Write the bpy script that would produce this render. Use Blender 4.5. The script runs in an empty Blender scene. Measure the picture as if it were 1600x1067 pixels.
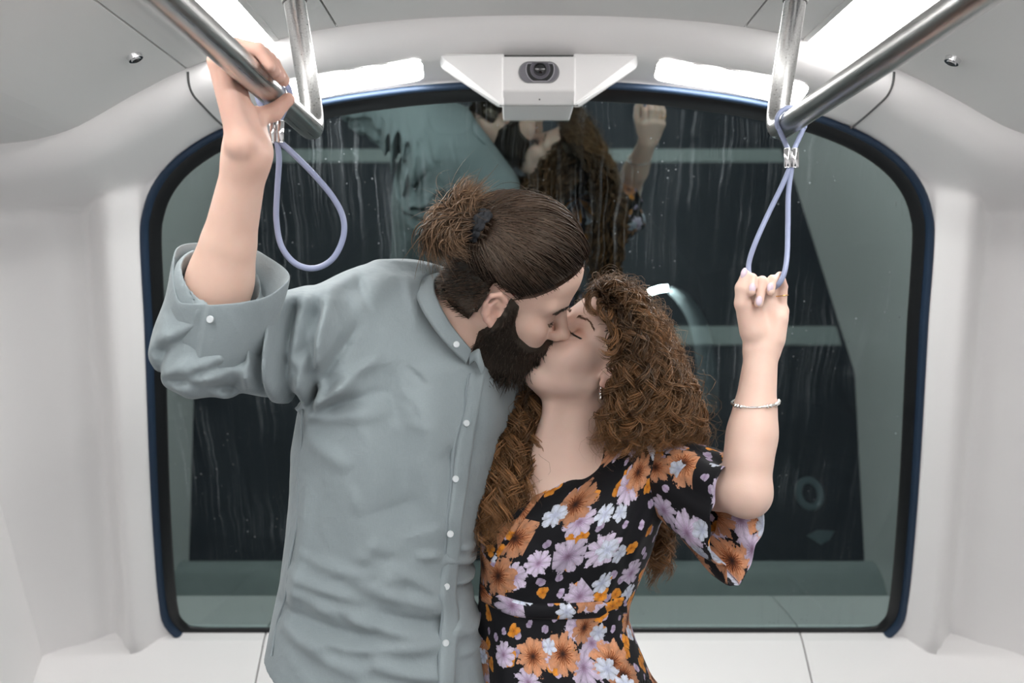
import bpy, bmesh, math, random
import numpy as np
from mathutils import Vector, Matrix

SC = bpy.context.scene
COL = SC.collection
# ------------------------------------------------------------------ camera
H = 1.55            # camera height, the horizon of the photograph
F = 1556.0          # focal length in pixels of the 1600 px wide frame
HOR = 487.0
cam_d = bpy.data.cameras.new('camera')
cam = bpy.data.objects.new('camera', cam_d); COL.objects.link(cam)
cam.location = (0, 0, H); cam.rotation_euler = (math.pi/2, 0, 0)
cam_d.sensor_width = 36.0; cam_d.lens = 36.0*F/1600.0
cam_d.shift_y = -(533.5-HOR)/1600.0
cam_d.clip_start = 0.05
cam_d.dof.use_dof = True; cam_d.dof.focus_distance = 1.36; cam_d.dof.aperture_fstop = 4.5
SC.camera = cam
# ------------------------------------------------------------------ world, exposure
w = bpy.data.worlds.new('world'); SC.world = w; w.use_nodes = True
w.node_tree.nodes['Background'].inputs[0].default_value = (0.02, 0.03, 0.035, 1)
w.node_tree.nodes['Background'].inputs[1].default_value = 0.25
SC.view_settings.view_transform = 'Standard'; SC.view_settings.look = 'None'
SC.view_settings.exposure = 0.0; SC.view_settings.gamma = 1.0
SC.view_settings.use_curve_mapping = False
SC.cycles.use_denoising = True; SC.cycles.use_adaptive_sampling = True; SC.cycles.adaptive_threshold = 0.03
SC.cycles.max_bounces = 8; SC.cycles.diffuse_bounces = 4; SC.cycles.glossy_bounces = 4
SC.cycles.transparent_max_bounces = 16
SC.cycles.sample_clamp_indirect = 6.0
LAMP = 16.5; REAR = 1.85          # emission of the car's light strips
# ------------------------------------------------------------------ helpers
def P(px, py, D):
    """the point of the place at depth D (metres in front of the camera) seen at a pixel of the photo"""
    return np.array([(px-800.0)*D/F, D, H+(HOR-py)*D/F])

def nodes_mat(name):
    m = bpy.data.materials.new(name); m.use_nodes = True
    nt = m.node_tree
    return m, nt, nt.nodes['Principled BSDF']

def N(nt, typ, **kw):
    n = nt.nodes.new(typ)
    for k, v in kw.items():
        if k.startswith('i_'):
            key = k[2:]
            key = int(key) if key.isdigit() else key.replace('_', ' ')
            n.inputs[key].default_value = v
        else: setattr(n, k, v)
    return n

def M(nt, op, a, b=None, c=None):
    n = nt.nodes.new('ShaderNodeMath'); n.operation = op
    for i, v in enumerate((a, b, c)):
        if v is None: continue
        if isinstance(v, (int, float)): n.inputs[i].default_value = v
        else: nt.links.new(v, n.inputs[i])
    return n.outputs[0]

def mixc(nt, f, a, b, blend='MIX'):
    n = nt.nodes.new('ShaderNodeMix'); n.data_type = 'RGBA'; n.blend_type = blend
    for i, v in ((0, f), (6, a), (7, b)):
        if isinstance(v, (int, float)): n.inputs[i].default_value = v
        elif isinstance(v, tuple): n.inputs[i].default_value = v if len(v) == 4 else (*v, 1)
        else: nt.links.new(v, n.inputs[i])
    return n.outputs[2]

def ramp(nt, fac, stops):
    n = nt.nodes.new('ShaderNodeValToRGB'); e = n.color_ramp.elements
    while len(e) < len(stops): e.new(0.5)
    for el, (p, c) in zip(e, stops):
        el.position = p; el.color = (c, c, c, 1) if isinstance(c, (int, float)) else (*c, 1)
    nt.links.new(fac, n.inputs[0])
    return n.outputs[0]

def simple(name, col, rough=0.5, metal=0.0, spec=0.5, noise=0.0, nscale=30.0, bump=0.0, bscale=200.0, coat=0.0):
    m, nt, b = nodes_mat(name)
    b.inputs['Roughness'].default_value = rough; b.inputs['Metallic'].default_value = metal
    b.inputs['Specular IOR Level'].default_value = spec; b.inputs['Coat Weight'].default_value = coat
    tc = N(nt, 'ShaderNodeTexCoord')
    nz = N(nt, 'ShaderNodeTexNoise', i_Scale=nscale, i_Detail=4.0)
    nt.links.new(tc.outputs['Object'], nz.inputs['Vector'])
    c2 = tuple(max(0, c*(1-noise)) for c in col)
    nt.links.new(mixc(nt, nz.outputs['Fac'], (*col, 1), (*c2, 1)), b.inputs['Base Color'])
    if bump:
        n2 = N(nt, 'ShaderNodeTexNoise', i_Scale=bscale, i_Detail=3.0)
        nt.links.new(tc.outputs['Object'], n2.inputs['Vector'])
        bp = N(nt, 'ShaderNodeBump', i_Strength=bump, i_Distance=0.002)
        nt.links.new(n2.outputs['Fac'], bp.inputs['Height']); nt.links.new(bp.outputs[0], b.inputs['Normal'])
    return m

def emit(name, col, s):
    m = bpy.data.materials.new(name); m.use_nodes = True; nt = m.node_tree; nt.nodes.clear()
    o = N(nt, 'ShaderNodeOutputMaterial'); e = N(nt, 'ShaderNodeEmission', i_Color=(*col, 1), i_Strength=s)
    nt.links.new(e.outputs[0], o.inputs[0]); return m

def link(name, me, mat=None, parent=None, smooth=True):
    o = bpy.data.objects.new(name, me); COL.objects.link(o)
    if mat is not None: me.materials.append(mat)
    if smooth and len(me.polygons): me.polygons.foreach_set('use_smooth', np.ones(len(me.polygons), bool))
    if parent is not None: o.parent = parent
    return o

def mesh(name, verts, faces, mat=None, parent=None, smooth=True):
    """verts Nx3; faces: an int array (all the same corner count) or a list"""
    me = bpy.data.meshes.new(name)
    if isinstance(faces, np.ndarray):
        k = faces.shape[1]; nf = len(faces)
        me.vertices.add(len(verts)); me.vertices.foreach_set('co', np.asarray(verts, np.float32).ravel())
        me.loops.add(nf*k); me.loops.foreach_set('vertex_index', faces.astype(np.int32).ravel())
        me.polygons.add(nf); me.polygons.foreach_set('loop_start', np.arange(0, nf*k, k, dtype=np.int32))
        me.update(calc_edges=True); me.validate()
    else:
        me.from_pydata([tuple(map(float, v)) for v in verts], [], faces); me.update()
    return link(name, me, mat, parent, smooth)

def empty(name, loc=(0, 0, 0)):
    o = bpy.data.objects.new(name, None); COL.objects.link(o); o.location = loc; o.empty_display_size = 0.05
    return o

def reparent(o, par):
    """parent a mesh built in world coordinates under an Empty that stands somewhere"""
    o.parent = par
    o.matrix_parent_inverse = Matrix.Translation(par.location).inverted()
    return o

def tag(o, label=None, cat=None, group=None, kind=None):
    for k, v in (('label', label), ('category', cat), ('group', group), ('kind', kind)):
        if v: o[k] = v
    return o

def grid_faces(n, m, wrap_n=False, wrap_m=False):
    i = np.arange(n if wrap_n else n-1); j = np.arange(m if wrap_m else m-1)
    I, J = np.meshgrid(i, j, indexing='ij'); I2 = (I+1) % n; J2 = (J+1) % m
    return np.stack([I*m+J, I2*m+J, I2*m+J2, I*m+J2], -1).reshape(-1, 4)

def catmull(pts, n):
    pts = np.asarray(pts, float); k = len(pts)
    p = np.vstack([2*pts[0]-pts[1], pts, 2*pts[-1]-pts[-2]])
    t = np.linspace(0, k-1, n); i = np.minimum(t.astype(int), k-2); u = (t-i)[:, None]
    a, b, c, d = p[i], p[i+1], p[i+2], p[i+3]
    return 0.5*((2*b)+(-a+c)*u+(2*a-5*b+4*c-d)*u*u+(-a+3*b-3*c+d)*u**3)

def tubes(paths, rad, sides=3, closed=False):
    """paths S x n x 3, rad S x n (or scalar): verts and quad faces of many tubes at once"""
    paths = np.asarray(paths, float)
    if paths.ndim == 2: paths = paths[None]
    S, n, _ = paths.shape
    rad = np.broadcast_to(np.asarray(rad, float), (S, n)) if np.ndim(rad) != 1 else np.broadcast_to(np.asarray(rad)[None], (S, n))
    if closed: T = np.roll(paths, -1, 1)-np.roll(paths, 1, 1)
    else: T = np.gradient(paths, axis=1)
    T /= np.linalg.norm(T, axis=2, keepdims=True)+1e-12
    # parallel-transport frames
    A = np.zeros((S, n, 3)); ref = np.where(np.abs(T[:, 0, 2:3]) < 0.8, [[0, 0, 1.]], [[1., 0, 0]])
    a = ref-(ref*T[:, 0]).sum(1, keepdims=True)*T[:, 0]; a /= np.linalg.norm(a, axis=1, keepdims=True)
    for k in range(n):
        a = a-(a*T[:, k]).sum(1, keepdims=True)*T[:, k]; a /= np.linalg.norm(a, axis=1, keepdims=True)+1e-12
        A[:, k] = a
    B = np.cross(T, A)
    ang = np.arange(sides)*2*math.pi/sides
    V = paths[:, :, None]+rad[:, :, None, None]*(A[:, :, None]*np.cos(ang)[:, None]+B[:, :, None]*np.sin(ang)[:, None])
    f = grid_faces(n, sides, closed, True)
    Fc = (f[None]+(np.arange(S)*n*sides)[:, None, None]).reshape(-1, 4)
    return V.reshape(-1, 3), Fc

def tube_obj(name, path, r, mat, parent=None, sides=16, closed=False, caps=True):
    v, f = tubes(path, r, sides, closed)
    fs = [tuple(q) for q in f]
    if caps and not closed:
        n = len(np.asarray(path)); fs.append(tuple(range(sides))[::-1]); fs.append(tuple((n-1)*sides+i for i in range(sides)))
    return mesh(name, v, fs, mat, parent)

def box_bm(bm, c, s, rot=None, bev=0.0, seg=2):
    r = bmesh.ops.create_cube(bm, size=1.0); vs = r['verts']
    bmesh.ops.scale(bm, vec=s, verts=vs)
    if bev:
        es = list({e for v in vs for e in v.link_edges})
        g = bmesh.ops.bevel(bm, geom=es, offset=bev, segments=seg, affect='EDGES', profile=0.6); vs = list({v for f in g['faces'] for v in f.verts} | {v for v in vs if v.is_valid})
    if rot is not None: bmesh.ops.rotate(bm, cent=(0, 0, 0), matrix=rot, verts=vs)
    bmesh.ops.translate(bm, vec=c, verts=vs)
    return vs

def bm_obj(name, bm, mat, parent=None, smooth=False):
    me = bpy.data.meshes.new(name); bmesh.ops.recalc_face_normals(bm, faces=bm.faces); bm.to_mesh(me); bm.free()
    return link(name, me, mat, parent, smooth)

def smoothstep(a, b, x):
    t = np.clip((x-a)/(b-a), 0, 1); return t*t*(3-2*t)
# ================================================================== the end of the metro car
X0 = 0.05           # centre line of the car
TAN = 0.424         # the end window leans towards the car at its top
def glassY(z): return 2.06-TAN*(z-H)
MAT = {}
MAT['wall'] = simple('white moulded plastic', (0.86, 0.848, 0.846), 0.36, noise=0.02, nscale=3, spec=0.5, bump=0.03, bscale=500)
MAT['ceil'] = simple('pale grey ceiling paint', (0.72, 0.722, 0.712), 0.42, noise=0.03, nscale=4, bump=0.03, bscale=600)
MAT['seam'] = simple('dark seam', (0.10, 0.10, 0.10), 0.7, noise=0.2)
MAT['rubber'] = simple('navy rubber gasket', (0.010, 0.030, 0.066), 0.60, noise=0.2, nscale=20)
MAT['frit'] = simple('black window edge print', (0.012, 0.014, 0.015), 0.3, noise=0.3, nscale=20)
MAT['floor'] = simple('dark navy floor vinyl', (0.012, 0.016, 0.028), 0.6, noise=0.3, nscale=120)
MAT['seat'] = simple('dark blue upholstery', (0.015, 0.02, 0.04), 0.8, noise=0.3, nscale=150)
MAT['strip'] = simple('grey floor strip', (0.32, 0.36, 0.36), 0.5, noise=0.2, nscale=30)
MAT['lamp'] = emit('white light diffuser', (1.0, 0.985, 0.97), LAMP)
MAT['lamp_end'] = emit('white end light diffuser', (1.0, 0.985, 0.97), LAMP*2.2)
MAT['lampframe'] = simple('light frame', (0.66, 0.66, 0.65), 0.4, noise=0.03)
MAT['chrome'] = simple('chrome', (0.75, 0.75, 0.76), 0.12, 1.0, noise=0.1)
MAT['tunnel'] = simple('dark tunnel concrete', (0.02, 0.024, 0.028), 0.9, noise=0.5, nscale=2)

def steel(name):
    m, nt, b = nodes_mat(name)
    b.inputs['Metallic'].default_value = 1.0; b.inputs['Roughness'].default_value = 0.3
    tc = N(nt, 'ShaderNodeTexCoord'); mp = N(nt, 'ShaderNodeMapping'); mp.inputs['Scale'].default_value = (400, 6, 400)
    nz = N(nt, 'ShaderNodeTexNoise', i_Scale=1.0, i_Detail=3.0)
    nt.links.new(tc.outputs['Object'], mp.inputs[0]); nt.links.new(mp.outputs[0], nz.inputs['Vector'])
    nt.links.new(ramp(nt, nz.outputs['Fac'], [(0.3, (0.50, 0.50, 0.49)), (0.7, (0.62, 0.62, 0.61))]), b.inputs['Base Color'])
    nt.links.new(ramp(nt, nz.outputs['Fac'], [(0.3, 0.26), (0.7, 0.36)]), b.inputs['Roughness'])
    return m
MAT['steel'] = steel('brushed steel')

# ---- window outline on the leaning plane (right half measured, mirrored about the centre line)
def on_glass(px, py):
    k = (HOR-py)/F; Y = 2.06/(1+TAN*k)
    return P(px, py, Y)
half = [(842, 126), (1000, 134), (1100, 145), (1180, 158), (1260, 177), (1320, 198), (1370, 224), (1410, 256), (1436, 292), (1449, 330), (1452, 372),
        (1443, 500), (1430, 740), (1419, 880), (1411, 945), (1402, 972), (1378, 993), (1345, 998), (1100, 998), (842, 998)]
hp = np.array([on_glass(*q) for q in half]); hp[0, 0] = X0; hp[-1, 0] = X0
def dense(pts, step=0.012):
    out = []
    for a, b in zip(pts[:-1], pts[1:]):
        n = max(1, int(np.linalg.norm(b-a)/step))
        out += [a+(b-a)*i/n for i in range(n)]
    return np.array(out+[pts[-1]])
cm = catmull(hp[:12], 120)
cm2 = catmull(hp[11:18], 90)
hd = np.vstack([cm, cm2[1:], dense(hp[17:], 0.02)[1:]])
# even spacing
seg = np.r_[0, np.cumsum(np.linalg.norm(np.diff(hd, axis=0), axis=1))]
NH = 150
s = np.linspace(0, seg[-1], NH); hd = np.stack([np.interp(s, seg, hd[:, k]) for k in range(3)], 1)
mir = hd[1:-1][::-1].copy(); mir[:, 0] = 2*X0-mir[:, 0]
OUT = np.vstack([hd, mir])           # closed outline, clockwise seen from the camera, starts at top centre
NP = len(OUT)
cen = OUT.mean(0)
def inset(o, d):
    """offset the outline inwards on the window plane by d metres"""
    t = np.roll(o, -1, 0)-np.roll(o, 1, 0); t /= np.linalg.norm(t, axis=1, keepdims=True)
    n = np.array([0, -math.cos(math.atan(TAN)), -math.sin(math.atan(TAN))])
    q = np.cross(n, t); 
    sgn = np.sign(((cen-o)*q).sum(1))[:, None]
    return o+q*sgn*d
NRM = np.array([0, -math.cos(math.atan(TAN)), -math.sin(math.atan(TAN))])   # into the car

# ---- roof profile: height above the camera against distance from the centre line
RX = np.array([0, .1, .2, .3, .4, .5, .62, .72, .80, .87, .93, 1.00, 1.06, 1.11, 1.15, 1.34])
RZ = np.array([.512, .511, .507, .499, .484, .459, .418, .366, .318, .296, .290, .285, .280, .277, .275, .268])
SIDE = 1.15
def roof(x): return np.interp(np.abs(x-X0), RX, RZ)
def roof_s(x):
    return sum(roof(x+d)*wt for d, wt in ((-.03, .25), (0, .5), (.03, .25)))

def smin(a, b, k):
    h = np.clip(0.5+0.5*(b-a)/k, 0, 1); return b*(1-h)+a*h-k*h*(1-h)

ROLLY = 1.72
def bulk(X, Z):
    """depth of the moulded end wall at X, Z"""
    zz = Z-H; xp = np.abs(X-X0)
    xe = 0.795-0.106*zz
    e = xp-xe
    Y = 2.06-TAN*zz-0.022*smoothstep(-0.005, 0.03, e+0*zz)-0.012
    # vertical moulded ribs beside the window and the turn into the side wall
    low = smoothstep(0.33, 0.2, zz)
    Y = Y-low*(0.034*np.exp(-((e-0.058)/0.030)**2)-0.030*np.exp(-((e-0.125)/0.028)**2))
    Y = Y-1.9*np.maximum(e-0.13, 0)**2
    # rolled beam under the roof
    wv = roof_s(X)-zz
    u = np.clip(wv/0.062, -0.4, 1)
    roll = ROLLY+0.10*(1-np.sqrt(1-np.abs(u*0.98)**2.2))+np.maximum(wv-0.062, 0)*6
    Y = smin(Y, roll, 0.035)
    return Y
# rings from the window edge out to the limits of the end wall
def outer_at(o):
    d = o-cen; d = d[[0, 2]]
    # cast to the boundary: roof line above, side wall, shelf level below
    ks = np.linspace(1.0, 3.0, 600)
    X = cen[0]+d[0]*ks; Z = cen[2]+d[1]*ks
    ok = (np.abs(X-X0) < SIDE) & (Z > 0.735) & (Z-H < roof_s(X)-0.0)
    k = ks[np.argmin(ok)] if not ok.all() else ks[-1]
    return k
KS = np.array([outer_at(o) for o in OUT]); 
R = 46
rings = []
for r in range(R):
    t = (r/(R-1))**1.3
    k = 1+(KS-1)*t
    X = cen[0]+(OUT[:, 0]-cen[0])*k; Z = cen[2]+(OUT[:, 2]-cen[2])*k
    Y = bulk(X, Z)
    if r == 0: Y = OUT[:, 1]+0.0
    rings.append(np.stack([X, Y, Z], 1))
rings[0][:, 1] += 0.012
V = np.array(rings).reshape(-1, 3)
wall_end = tag(mesh('wall_end', V, grid_faces(R, NP, False, True)[:, ::-1], MAT['wall']), kind='structure')

# ---- window: gasket, printed edge, pane
win = empty('window_1', (X0, float(glassY(0.79)), 0.79)); tag(win, kind='structure')
def ring_sweep(name, prof, mat):
    """prof: (inset, proud) pairs swept around the outline"""
    rs = [inset(OUT, a)+NRM*b for a, b in prof]
    V = np.array(rs).reshape(-1, 3)
    return mesh(name, V, grid_faces(len(prof), NP, False, True), mat)
g = ring_sweep('gasket', [(-.004, .0), (-.006, .012), (-.003, .019), (.002, .021), (.006, .018), (.0085, .010), (.010, .0)], MAT['rubber'])
reparent(g, win)
g = ring_sweep('edge_print', [(.008, .004), (.032, .004), (.034, .001)], MAT['frit']); reparent(g, win)

def glass_mat():
    m = bpy.data.materials.new('dark window glass'); m.use_nodes = True; nt = m.node_tree; nt.nodes.clear()
    o = N(nt, 'ShaderNodeOutputMaterial')
    tr = N(nt, 'ShaderNodeBsdfTransparent', i_Color=(0.32, 0.42, 0.43, 1))
    gl = N(nt, 'ShaderNodeBsdfGlossy', i_Color=(0.80, 1.0, 0.98, 1), i_Roughness=0.012)
    fr = N(nt, 'ShaderNodeLayerWeight', i_Blend=0.25)
    fac = M(nt, 'ADD', GLASS_R, M(nt, 'MULTIPLY', fr.outputs['Fresnel'], 0.35))
    mx = N(nt, 'ShaderNodeMixShader'); nt.links.new(fac, mx.inputs[0]); nt.links.new(tr.outputs[0], mx.inputs[1]); nt.links.new(gl.outputs[0], mx.inputs[2])
    # dried water runs and drops
    tc = N(nt, 'ShaderNodeTexCoord')
    wob = N(nt, 'ShaderNodeTexNoise', i_Scale=9.0, i_Detail=2.0); nt.links.new(tc.outputs['Object'], wob.inputs['Vector'])
    wv = N(nt, 'ShaderNodeVectorMath', operation='MULTIPLY'); wv.inputs[1].default_value = (0.03, 0.03, 0.0); nt.links.new(wob.outputs['Color'], wv.inputs[0])
    ad = N(nt, 'ShaderNodeVectorMath', operation='ADD'); nt.links.new(tc.outputs['Object'], ad.inputs[0]); nt.links.new(wv.outputs[0], ad.inputs[1])
    def streak(sx, sz, lo, hi):
        mp = N(nt, 'ShaderNodeMapping'); mp.inputs['Scale'].default_value = (sx, 0.0, sz)
        nt.links.new(ad.outputs[0], mp.inputs[0])
        nz = N(nt, 'ShaderNodeTexNoise', i_Scale=1.0, i_Detail=2.5, i_Roughness=0.55); nt.links.new(mp.outputs[0], nz.inputs['Vector'])
        return ramp(nt, nz.outputs['Fac'], [(lo, 0.0), (hi, 1.0)])
    s1 = streak(110, 1.8, 0.55, 0.70); s2 = streak(260, 3.2, 0.55, 0.72); s3 = streak(26, 1.0, 0.45, 0.8)
    mk = N(nt, 'ShaderNodeTexNoise', i_Scale=5.0, i_Detail=3.0); nt.links.new(tc.outputs['Object'], mk.inputs['Vector'])
    mk = ramp(nt, mk.outputs['Fac'], [(0.42, 0.0), (0.60, 1.0)])
    vo = N(nt, 'ShaderNodeTexVoronoi', i_Scale=75.0); nt.links.new(ad.outputs[0], vo.inputs['Vector'])
    size = M(nt, 'MULTIPLY', N_sep(nt, vo.outputs['Color'], 0), 0.16)
    drop = M(nt, 'LESS_THAN', vo.outputs['Distance'], M(nt, 'SUBTRACT', size, 0.03))
    grain = N(nt, 'ShaderNodeTexNoise', i_Scale=420.0, i_Detail=2.0); nt.links.new(tc.outputs['Object'], grain.inputs['Vector'])
    gr = ramp(nt, grain.outputs['Fac'], [(0.5, 0.25), (0.7, 1.0)])
    st = M(nt, 'ADD', M(nt, 'MULTIPLY', s1, 0.24), M(nt, 'MULTIPLY', s2, 0.24))
    st = M(nt, 'ADD', M(nt, 'MULTIPLY', st, gr), M(nt, 'MULTIPLY', s3, 0.016))
    dirt = M(nt, 'MULTIPLY', M(nt, 'ADD', st, M(nt, 'MULTIPLY', drop, 0.30)), M(nt, 'ADD', mk, 0.12))
    df = N(nt, 'ShaderNodeBsdfDiffuse', i_Color=(0.62, 0.70, 0.74, 1))
    m2 = N(nt, 'ShaderNodeMixShader'); nt.links.new(dirt, m2.inputs[0]); nt.links.new(mx.outputs[0], m2.inputs[1]); nt.links.new(df.outputs[0], m2.inputs[2])
    nt.links.new(m2.outputs[0], o.inputs[0])
    return m
def N_sep(nt, sock, i):
    n = N(nt, 'ShaderNodeSeparateColor'); nt.links.new(sock, n.inputs[0]); return n.outputs[i]
GLASS_R = 0.28
MAT['glass'] = glass_mat()
pv = inset(OUT, 0.004)
pane = mesh('pane', np.vstack([pv, pv-NRM*0.006]), [tuple(range(NP))], MAT['glass'], smooth=False)
reparent(pane, win)

# ---- roof: panels between the seams, each its own piece
ceil = empty('ceiling', (X0, 0, H+.5)); tag(ceil, kind='structure')
YB = -3.6           # the car goes on behind the camera
def roof_strip(name, a, b, mat, dz=0.0, n=10, y0=YB, y1=ROLLY+0.004, thick=0.012):
    xs = np.linspace(a, b, n)
    z = H+roof_s(xs+X0)+dz
    top = np.stack([xs+X0, 0*xs, z], 1)
    ring = np.vstack([top, (top+[0, 0, thick])[::-1]])
    A = ring.copy(); A[:, 1] = y0; B = ring.copy(); B[:, 1] = y1
    k = len(ring)
    fs = [(i, (i+1) % k, k+(i+1) % k, k+i) for i in range(k)]+[tuple(range(k))[::-1], tuple(range(k, 2*k))]
    o = mesh(name, np.vstack([A, B]), fs, mat, smooth=False)
    return o
GAP = 0.0035
edges = [-1.15, -0.612, -0.352, 0.352, 0.612, 1.15]
for a, b in ((-0.352, 0.352),): reparent(roof_strip('ceiling_panel', a+GAP/2, b-GAP/2, MAT['ceil'], n=24), ceil)
for s_ in (-1, 1):
    q = sorted((s_*(0.352+GAP/2), s_*0.452)); reparent(roof_strip('post_panel', q[0], q[1], MAT['ceil']), ceil)
    q = sorted((s_*(0.612+GAP/2), s_*1.33)); reparent(roof_strip('soffit_panel', q[0], q[1], MAT['ceil'], n=40), ceil)
    q = sorted((s_*0.574, s_*(0.612-GAP/2))); reparent(roof_strip('light_rim', q[0], q[1], MAT['lampframe']), ceil)
    # the dark joint above the seams
for xs_ in (-0.612, -0.352, 0.352, 0.612):
    reparent(roof_strip('seam', xs_-0.006, xs_+0.006, MAT['seam'], dz=0.004, n=3, thick=0.006), ceil)
# ceiling lights: one long diffuser on each side, with a rim
MAT['lamp_rear'] = emit('white light diffuser of the car behind', (1.0, 0.985, 0.97), LAMP*REAR)  # unseen rear strips, raised above the front pair to light the faces
def ceiling_light(s_, y0, y1, mat, label):
    t = empty('ceiling_light', (X0+s_*0.51, (y0+y1)/2, H+.455)); tag(t, label, 'ceiling light', 'long ceiling lights')
    q = sorted((s_*0.462, s_*0.566)); reparent(roof_strip('diffuser', q[0], q[1], mat, dz=0.003, y0=y0+.01, y1=y1+(.003 if y1 > 1 else -.01), n=6), t)
    for a, b in ((0.452, 0.462), (0.566, 0.574)):
        q = sorted((s_*a, s_*b)); reparent(roof_strip('frame_edge', q[0], q[1], MAT['lampframe'], dz=-0.002, n=3, y0=y0, y1=y1), t)
    return t
ceiling_light(-1, .45, ROLLY, MAT['lamp'], 'long white ceiling light above the man\'s raised hand')
ceiling_light(1, .45, ROLLY, MAT['lamp'], 'long white ceiling light above the rail with the held strap')
for y0, y1, wh in ((-1.55, .44, 'behind the camera'), (-3.5, -1.56, 'at the far end of the car')):
    for s_, sd in ((-1, 'left'), (1, 'right')):
        ceiling_light(s_, y0, y1, MAT['lamp_rear'], 'long white ceiling light %s on the %s side' % (wh, sd))

# ---- side walls, back wall, floor, shelf
def quad(name, pts, mat, kind='structure', smooth=False):
    o = mesh(name, np.array(pts, float), [tuple(range(len(pts)))], mat, smooth=smooth); return tag(o, kind=kind)
yl = float(bulk(np.array([X0-SIDE]), np.array([1.2]))[0])+0.3
for s_, nm in ((-1, 'left'), (1, 'right')):
    x = X0+s_*SIDE
    xw = X0+s_*1.32
    tag(mesh('wall_'+nm, [(xw, YB, 0), (xw, 0.9, 0), (x, 1.75, 0), (x, 2.5, 0), (xw, YB, 1.86), (xw, 0.9, 1.86), (x, 1.75, 1.86), (x, 2.5, 1.70)],
             [(0, 1, 5, 4), (1, 2, 6, 5), (2, 3, 7, 6)], MAT['wall'], smooth=False), kind='structure')
quad('wall_back', [(X0-1.32, YB, 0), (X0+1.32, YB, 0), (X0+1.32, YB, 2.1), (X0-1.32, YB, 2.1)], MAT['wall'])
quad('floor', [(-1.35, YB, 0), (1.45, YB, 0), (1.45, 2.6, 0), (-1.35, 2.6, 0)], MAT['floor'])
# sloping sill panels below the window with open joints, rounded lower edge, recessed kick wall
shelf = empty('trim_1', (X0, 2.3, 0.0)); tag(shelf, kind='structure')
ZS = 0.783
def extrude_x(name, prof, x0, x1, mat, bev=0.0):
    k = len(prof)
    V = [(x0, y, z) for y, z in prof]+[(x1, y, z) for y, z in prof]
    fs = [(i, (i+1) % k, k+(i+1) % k, k+i) for i in range(k)]+[tuple(range(k))[::-1], tuple(range(k, 2*k))]
    o = mesh(name, V, fs, mat, smooth=False)
    if bev:
        md = o.modifiers.new('bevel', 'BEVEL'); md.width = bev; md.segments = 2
    return o
def sill_piece(x0, x1):
    prof = [(2.55, ZS-.10), (2.405, ZS+.012), (2.36, ZS-0.012), (2.30, ZS-.068), (2.205, ZS-.165), (2.190, ZS-.188), (2.188, ZS-.205), (2.20, ZS-.222), (2.23, ZS-.235), (2.55, ZS-.235)]
    return reparent(extrude_x('sill_panel', prof, x0, x1, MAT['wall'], 0.0015), shelf)
for a, b in ((-1.15, -0.640), (-0.637, 0.637), (0.640, 1.15)): sill_piece(X0+a, X0+b)
o = extrude_x('joint_backing', [(2.50, ZS-.11), (2.36, ZS-0.024), (2.22, ZS-.17), (2.24, ZS-.20), (2.50, ZS-.20)], X0-1.14, X0+1.14, MAT['seam']); reparent(o, shelf)
tag(extrude_x('wall_kick', [(2.42, 0), (2.42, .6), (2.46, .6), (2.46, 0)], X0-1.3, X0+1.3, MAT['floor']), kind='structure')
pr = [(2.42, 0.0)]+[(1.90-.115*math.sin(i/8*math.pi/2), 0.115*math.cos(i/8*math.pi/2)) for i in range(9)][::1]
tag(extrude_x('baseboard_end', [(2.42, 0.115)]+[(1.875-.115*math.sin(i/8*math.pi/2), 0.115*math.cos(i/8*math.pi/2)) for i in range(9)]+[(2.42, 0)], X0-1.15, X0+1.15, MAT['strip']), kind='structure')
# transverse floor strips invented to give the grey bands mirrored in the window
for yy in (0.70, -0.52, -1.8):
    tag(extrude_x('trim_3', [(yy-.055, 0.0), (yy-.05, .006), (yy+.05, .006), (yy+.055, 0.0)], X0-1.3, X0+1.3, MAT['strip']), kind='structure')

# ---- bulkhead joints left and right of the end lights
def surf(px, py, lift=0.0):
    """march the view ray through a pixel on to the end wall"""
    D = 1.5
    for D in np.arange(1.5, 2.6, 0.002):
        q = P(px, py, D)
        if D > bulk(np.array([q[0]]), np.array([q[2]]))[0]-lift: return q
    return q
def mirror_px(px): return None
tr = empty('trim_2', (X0, ROLLY, H+.4)); tag(tr, kind='structure')
for s_ in (-1, 1):
    pts = [surf(x, y, 0.0005) for x, y in ((1397, 112), (1396, 125), (1393, 137), (1386, 150), (1372, 164), (1352, 182), (1330, 200))]
    pts = catmull(pts, 24)
    if s_ < 0: pts[:, 0] = 2*X0-pts[:, 0]
    o = tube_obj('bulkhead_joint', pts, 0.0022, MAT['seam'], sides=6); reparent(o, tr)

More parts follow.
